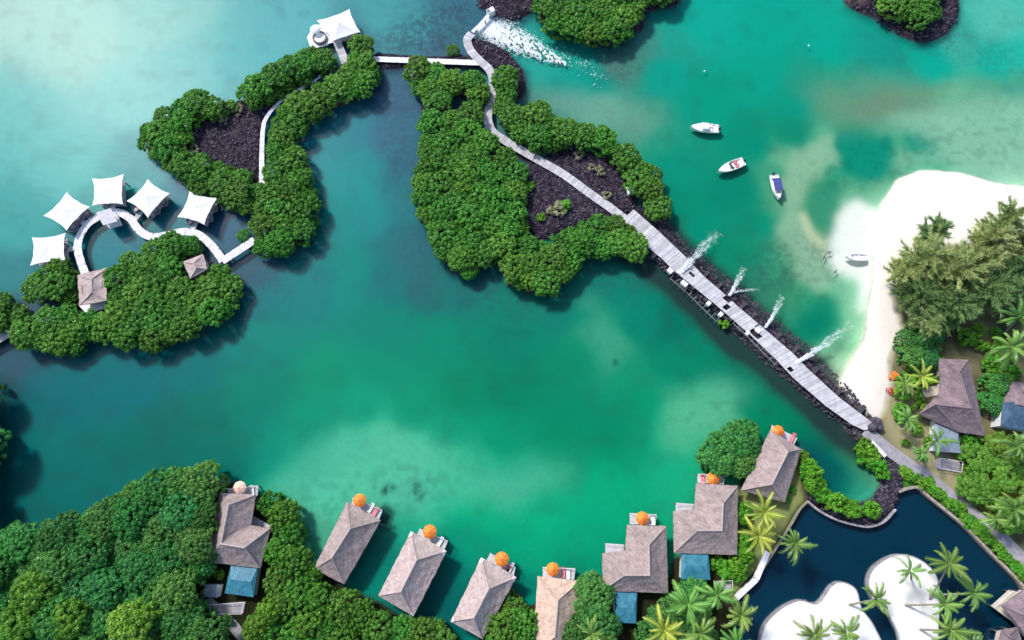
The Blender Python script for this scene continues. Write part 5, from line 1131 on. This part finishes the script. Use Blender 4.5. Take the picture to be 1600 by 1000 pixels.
for a in [
 (1194,800,7,3.9,'yellow palm right of the light blue annexed villa, upper of the two yellow ones',(1200,812),'y'),
 (1186,838,7,3.8,'yellow palm leaning over the narrow path, lower of the two yellow ones',(1196,850),'y'),
 (1243,850,8,3.7,'green palm leaning out over the dark pond beside the yellow palms',(1212,835)),
 (1370,936,7,3.5,'green palm between the two white sand islets, its trunk leaning right',(1325,946)),
 (1422,892,8,3.3,'sparse palm with thin dark fronds on the tip of the right sand islet',(1425,905),'s'),
 (1484,880,8,4.2,'big palm over the dark pond right of the sand islet tip',(1452,940)),
 (1522,927,8,3.8,'rightmost palm of the pond group with its pale trunk lying left',(1450,930)),
 (1478,944,8,3.8,'palm at the right rim of the right sand islet, middle height',(1412,946)),
 (1486,985,8,4.0,'lower palm overhanging the right sand islet near the bottom edge',(1436,984)),
 (1520,1008,7,3.4,'palm cut by the bottom edge below the pond group',(1500,1010)),
 (1272,992,7,3.7,'left palm on the left sand islet at the bottom edge',(1262,985)),
 (1322,988,7.5,3.7,'right palm on the left sand islet at the bottom edge',(1300,975)),
 (1580,542,9,5.2,'large palm at right edge above the dark slate annex',(1560,560)),
 (1592,495,9,4.2,'palm at the right edge below the grey green trees',(1570,520)),
 (1441,588,6,3.2,'yellowish palm at the inner corner of the L-shaped dark villa',(1436,592),'y'),
 (1418,655,6,3.4,'green palm on the dry lawn left of the L-shaped dark villa',(1422,650)),
 (1466,688,7,3.6,'pale palm beside the small grey annex roof',(1455,690),'s'),
 (1590,698,8,4.6,'large palm at right edge above the yellow green thicket',(1600,690)),
 (1440,708,5,2.4,'small palm beside the garden path end of the dry lawn',(1442,712)),
 (1585,795,8,4.2,'palm at the right edge between garden path and yellow green thicket',(1570,780)),
 (1556,812,6,3.0,'small palm leaning across the garden path',(1545,806),'s'),
 (1075,945,8,4.6,'large palm below the light blue annex, left of centre in the bottom grove',(1078,940)),
 (1120,930,8,4.2,'palm of the bottom grove nearest the small grey deck square',(1118,930)),
 (1158,962,8,4.2,'palm of the bottom grove leaning over the dark pond',(1140,950)),
 (1095,990,8,4.2,'palm at the bottom edge in the middle of the grove',(1092,985)),
 (1038,985,8,4.0,'yellowish palm at the left end of the bottom grove',(1040,980),'y'),
 (1150,1005,8,3.8,'palm cut by the bottom edge at the pond corner of the grove',(1140,1000)),
 (1415,600,5,2.3,'small palm among the garden shrubs by the beach',(1416,602)),
 (925,990,7,3.4,'palm at the bottom edge right of the tan bungalow',(925,985))]:
    palm(*a)

# ------------------------------------------------------------------ feathery casuarina trees by the beach
def casuarina(px, py, h, r, label, seed, lean=(0, 0)):
    mm = M['casuarina_g'] if seed in (2, 4, 6, 7, 8) else M['casuarina']
    top = P(px, py, h * .75); q = Vector((top.x - lean[0], top.y - lean[1], 0)); rt = thing('casuarina_tree', label, 'tree', (q.x, q.y, .5), world=False)
    rg = np.random.default_rng(seed); tw = MB(); Vs = []; Fs = []; Ts = []; nb = int(95 * (r / 4.5) ** 1.1)
    lx, ly = lean; tw.tube([(0, 0, -.5), (lx * .4, ly * .4, h * .35), (lx * .8, ly * .8, h * .75)], [.3, .2, .08], 7)
    for k in range(nb):
        a = rg.uniform(0, 6.28); u = rg.random() ** .6; z0 = h * rg.uniform(.25, .8) if u > .4 else h * rg.uniform(.5, .9); el = rg.uniform(.15, 1.1) if u < .6 else rg.uniform(.0, .7); ln_ = r * (.45 + .6 * u) * rg.uniform(.75, 1.25)
        t0 = Vector((lx * z0 / h, ly * z0 / h, z0)); d = Vector((math.cos(a) * math.cos(el), math.sin(a) * math.cos(el), math.sin(el))); pts = [t0]; p = t0.copy()
        for s_ in range(7): d = (d + Vector((0, 0, -.06 if s_ > 3 else .03)) + Vector(rg.normal(size=3)) * .05).normalized(); p = p + d * ln_ / 7; pts.append(p.copy())
        tw.tube(pts, [.06, .05, .045, .04, .03, .025, .02, .01], 3, cap=False); tint = rg.random()
        for s_ in range(1, 8):
            for m_ in range(26):
                c = pts[s_ - 1].lerp(pts[s_], rg.random()); dd = ((pts[s_] - pts[s_ - 1]).normalized() * .9 + Vector(rg.normal(size=3)) * .42).normalized(); L_ = rg.uniform(.4, 1.0); sd = dd.cross(Vector(rg.normal(size=3))).normalized() * .045
                e_ = c + dd * L_ + Vector((0, 0, -.08)); o = len(Vs); Vs += [c - sd, c + sd, e_ + sd * .5, e_ - sd * .5]; Fs.append((o, o + 1, o + 2, o + 3)); Ts += [tint * .7 + rg.random() * .3] * 4
    me = np_mesh('crown', np.array([tuple(v) for v in Vs]), np.array(Fs), mm, False, {'tint': np.array([[t, t, t, 1] for t in Ts])}); link('crown', me, rt)
    o = tw.build('trunk', M['bark'], None); o.parent = rt
for a in [(1448,400,11,4.6,'grey green feathery tree standing nearest the beach, left of the group',1,(-1,1)),(1430,460,9,4.2,'feathery tree with wispy branches reaching over the beach, lowest of the group',2,(-1.5,0)),
          (1500,420,12,5.2,'large grey green feathery tree in the middle of the group by the beach',3,(0,1)),(1490,475,10,4.4,'feathery tree casting shade above the dark thatched villa',4,(0,0)),
          (1552,370,13,4.6,'tall open feathery tree whose twigs stand out against the white sand',5,(1,3)),(1590,420,12,5,'dark feathery tree at the right edge beside the beach group',6,(1,1)),(1545,450,11,4.6,'feathery tree between the middle one and the right edge',7,(1,0)),
          (1460,360,9,3.2,'small feathery tree at the upper tip of the group on the sand',8,(0,1)),(1530,410,11,4.4,'pale feathery tree just below the tall open one',10,(0,1)),(1412,425,8,3.4,'low feathery tree at the left rim of the group over the beach edge',11,(-1,0)),(1445,500,8,3.4,'low feathery tree above the small bright green tree by the beach',12,(-1,-.5)),(1575,335,14,3.6,'topmost wispy feathery tree on the white sand near the right edge',13,(1,3)),(1612,365,11,4,'feathery tree cut by the right edge above the others',9,(1,1))]:
    casuarina(*a)

# ------------------------------------------------------------------ boulders, spray, foam
def ico(): 
    t = (1 + 5 ** .5) / 2; v = np.array([(-1, t, 0), (1, t, 0), (-1, -t, 0), (1, -t, 0), (0, -1, t), (0, 1, t), (0, -1, -t), (0, 1, -t), (t, 0, -1), (t, 0, 1), (-t, 0, -1), (-t, 0, 1)], float); v /= np.linalg.norm(v[0])
    f = np.array([(0, 11, 5), (0, 5, 1), (0, 1, 7), (0, 7, 10), (0, 10, 11), (1, 5, 9), (5, 11, 4), (11, 10, 2), (10, 7, 6), (7, 1, 8), (3, 9, 4), (3, 4, 2), (3, 2, 6), (3, 6, 8), (3, 8, 9), (4, 9, 5), (2, 4, 11), (6, 2, 10), (8, 6, 7), (9, 8, 1)]); return v, f
IV, IF = ico()
def blobs(name, C_, S_, m, seed, jit=.28, flat=.7):
    rg = np.random.default_rng(seed); n = len(C_); S3 = S_[:, None] * rg.uniform(.7, 1.3, (n, 3)) * np.array([1, 1, flat])
    V = IV[None] * (1 + rg.uniform(-jit, jit, (n, 12, 1))) * S3[:, None, :]; a = rg.uniform(0, 6.28, n); co, si = np.cos(a)[:, None], np.sin(a)[:, None]
    V = np.stack([V[..., 0] * co - V[..., 1] * si, V[..., 0] * si + V[..., 1] * co, V[..., 2]], -1) + C_[:, None, :]
    F = (IF[None] + (np.arange(n) * 12)[:, None, None]).reshape(-1, 3); return link(name, np_mesh(name, V.reshape(-1, 3), F, m))
def scatter_in(polys, n, seed, z=0.0):
    rr = random.Random(seed); out = []
    Q = [[tuple(p[:2]) for p in PL(pl, z)] for pl in polys]; A = []
    for q in Q: A.append(abs(sum(q[i][0] * q[(i + 1) % len(q)][1] - q[(i + 1) % len(q)][0] * q[i][1] for i in range(len(q)))) / 2)
    for q, a in zip(Q, A):
        x0, x1 = min(p[0] for p in q), max(p[0] for p in q); y0, y1 = min(p[1] for p in q), max(p[1] for p in q); k = int(n * a / sum(A)); c = 0
        while c < k:
            x, y = rr.uniform(x0, x1), rr.uniform(y0, y1)
            if pin(q, x, y) : out.append((x, y)); c += 1
    return out
def boulders(name, polys, n, seed, r0, r1, m='boulder', zmin=-.6):
    rg = np.random.default_rng(seed); c = [(x, y, hz(x, y)) for x, y in scatter_in(polys, n, seed)]; c = np.array([q for q in c if q[2] > zmin]); s = r0 + (r1 - r0) * rg.random(len(c)) ** 2.5
    o = blobs(name, c, s, M[m], seed); tag(o, None, None, None, 'stuff'); return o
o = boulders('island_boulders', [ROCK_A, ROCK_C], 3600, 61, .07, .32); tag(o, 'loose dark basalt rubble covering the bare clearings of the mangrove islands', 'rubble')
o = boulders('islet_boulders', [ROCK_D, ROCK_D0, ROCK_E, ROCK_S], 3000, 62, .08, .42); tag(o, 'dark boulders round the islets at the top edge and sluice', 'rubble')
o = boulders('pier_boulders', [[(993,318),(1045,342),(1078,382),(1138,432),(1200,485),(1262,535),(1312,588),(1350,640),(1372,662),(1350,655),(1240,552),(1150,476),(1070,400)], [(975,350),(1030,402),(1116,474),(1214,563),(1290,634),(1350,675),(1366,690),(1350,690),(1284,642),(1206,574),(1110,485),(1030,415),(985,375)]], 3200, 63, .09, .34, zmin=-1.0); tag(o, 'dark boulders banked along both sides of the pier', 'rubble')
o = boulders('spit_boulders', [LOOP], 1300, 64, .08, .34); tag(o, 'dark stones of the curved spit round the small bay', 'rubble')
for k in ('A1', 'A3', 'C1', 'C2', 'B2'): pass
edge_polys = []
for k, p in MG.items():
    if k in ('D2',): continue
    q = [(a + 3, b + 4) for a, b in p]; edge_polys.append(q)
o = boulders('shore_stones', edge_polys, 3000, 65, .12, .4, zmin=-1.2); tag(o, 'dark stones along the feet of the mangroves', 'rubble')

def spray(px0, px1, n, wid, hmax, label, seed, side=None):
    rg = np.random.default_rng(seed); a = P(*px0, 1.0); b = P(*px1, .1); q = np.zeros((n, 3)); t = rg.random(n) ** 1.7
    d = np.array(b - a); pr = np.array([-d[1], d[0], 0]); pr /= np.linalg.norm(pr)
    strand = rg.integers(0, 5, n); off = (strand - 2) / 2 * (.16 + .50 * t) * wid * .5 + np.sin(t * 23 + strand * 2.1) * wid * .05 + rg.normal(size=n) * wid * .085 * (.4 + t)
    keep = np.sin(t * 31 + strand * 4.3 + seed) + .8 * np.sin(t * 13 + strand * 1.7) + rg.normal(size=n) * .5 > -.4 + 1.3 * (t - .3); t = t[keep]; off = off[keep]; n = int(keep.sum())
    q = np.array(a)[None] + d[None] * t[:, None] + pr[None] * off[:, None]; q[:, 2] = 1.0 + 4 * hmax * t * (1 - t) - .9 * t + rg.normal(size=n) * .15; q[:, 2] = np.maximum(q[:, 2], .05)
    s = .016 + .075 * rg.random(n) ** 4 * (1.25 - t)
    rt = thing('water_jet', label, 'water jet', tuple(a)); o = blobs('droplets', q - np.array(a), s, M['spray'], seed, .3, .8); o.parent = rt
spray((1062,428), (1122,362), 8500, 2.6, 1.4, 'largest white water jet thrown across the upper part of the pier', 71)
spray((1140,462), (1162,418), 4000, 1.6, 1.0, 'white water jet at the first sluice notch, shooting upward', 72)
spray((1142,458), (1186,452), 1100, .9, .6, 'thin white water jet at the first sluice notch, shooting sideways', 73)
spray((1196,512), (1222,462), 4400, 1.5, 1.1, 'white water jet at the second sluice notch in mid pier', 74)
spray((1244,568), (1332,505), 8000, 2.2, 1.5, 'long white water jet nearest the beach, thrown over the shallows', 75)
# foaming outflow at the sluice: white water broken into flecks
def foam():
    rg = np.random.default_rng(81); n = 42000; t = rg.random(n) ** 1.15; ln = [P(a, b, 0) for a, b in ((752,38),(780,52),(815,66),(850,84),(885,100))]; ln = smooth_line(ln, 6); m_ = len(ln) - 1; out = []
    for i in range(n):
        f = t[i] * m_; k = min(int(f), m_ - 1); p = ln[k].lerp(ln[k + 1], f - k); d = (ln[k + 1] - ln[k]).normalized(); s = Vector((-d.y, d.x, 0)); wd = 1.5 + 1.3 * math.sin(math.pi * min(1, t[i] * .9 + .1))
        wd *= (1 - t[i] ** 3 * .8); o_ = rg.normal() * wd * .5
        if mnoise.noise(Vector((p.x * 1.5 + o_ * 1.1, p.y * 1.5, o_ * 1.6))) + .5 * mnoise.noise(Vector((p.x * 4, p.y * 4 + o_, o_ * 4))) + rg.normal() * .12 < -.28 + .8 * (t[i] - .35): continue
        q = p + s * o_; out.append((q.x, q.y, rg.uniform(.0, .12)))
    out = np.array(out); sz = .02 + .10 * rg.random(len(out)) ** 3; o = blobs('foam', out, sz, M['spray'], 82, .4, .35); tag(o, 'white foam streaming down from the sluice into the bay', 'foam', kind='stuff')
    for px, py in (): pass
foam()
def drift_foam():
    rg = np.random.default_rng(83); out = []
    for (px, py), n, s in (((905,100),70,1.0),((925,115),30,.6),((880,92),120,1.2),((940,120),20,.5),((932,135),8,.4)):
        q = P(px, py, 0)
        for k in range(n): out.append((q.x + rg.normal() * s * 1.6, q.y + rg.normal() * s, .02))
    o = blobs('drifting_foam', np.array(out), .03 + .07 * rg.random(len(out)) ** 2, M['spray'], 84, .4, .3); tag(o, 'thin flecks of foam drifting off the end of the sluice outflow', 'foam', kind='stuff')
drift_foam()
# driftwood on the sandbank
for i, (px, py, a) in enumerate(((1288,402,60),(1295,395,20),(1305,425,40))):
    q = P(px, py, .1); d = Vector((math.cos(R(a)), math.sin(R(a)), 0)); b = MB(); b.tube([q - d * .8, q + Vector((0, .15, .1)), q + d * .7], [.05, .12, .05], 5); b.tube([q, q + Vector((.3, -.35, .05))], [.08, .04], 4)
    tag(b.build('driftwood', M['bark_d'], loc=(q.x, q.y, 0)), ['dark forked driftwood on the pale sandbank, left one', 'dark driftwood on the pale sandbank, middle one', 'dark driftwood lying lowest on the pale sandbank'][i], 'driftwood')
# white box by the central boardwalk
q = P(985, 298, 1.5); rt = thing('utility_box', 'small grey white box on the rocks above the pier head', 'box', (q.x, q.y, .6)); b = MB(); b.box((q.x, q.y, 1.2), (1.3, 1.3, 1.4), .3); b.build('housing', M['plank_w'], rt); b = MB(); b.box((q.x, q.y, 1.94), (1.5, 1.5, .08), .3); b.build('lid', M['white'], rt)
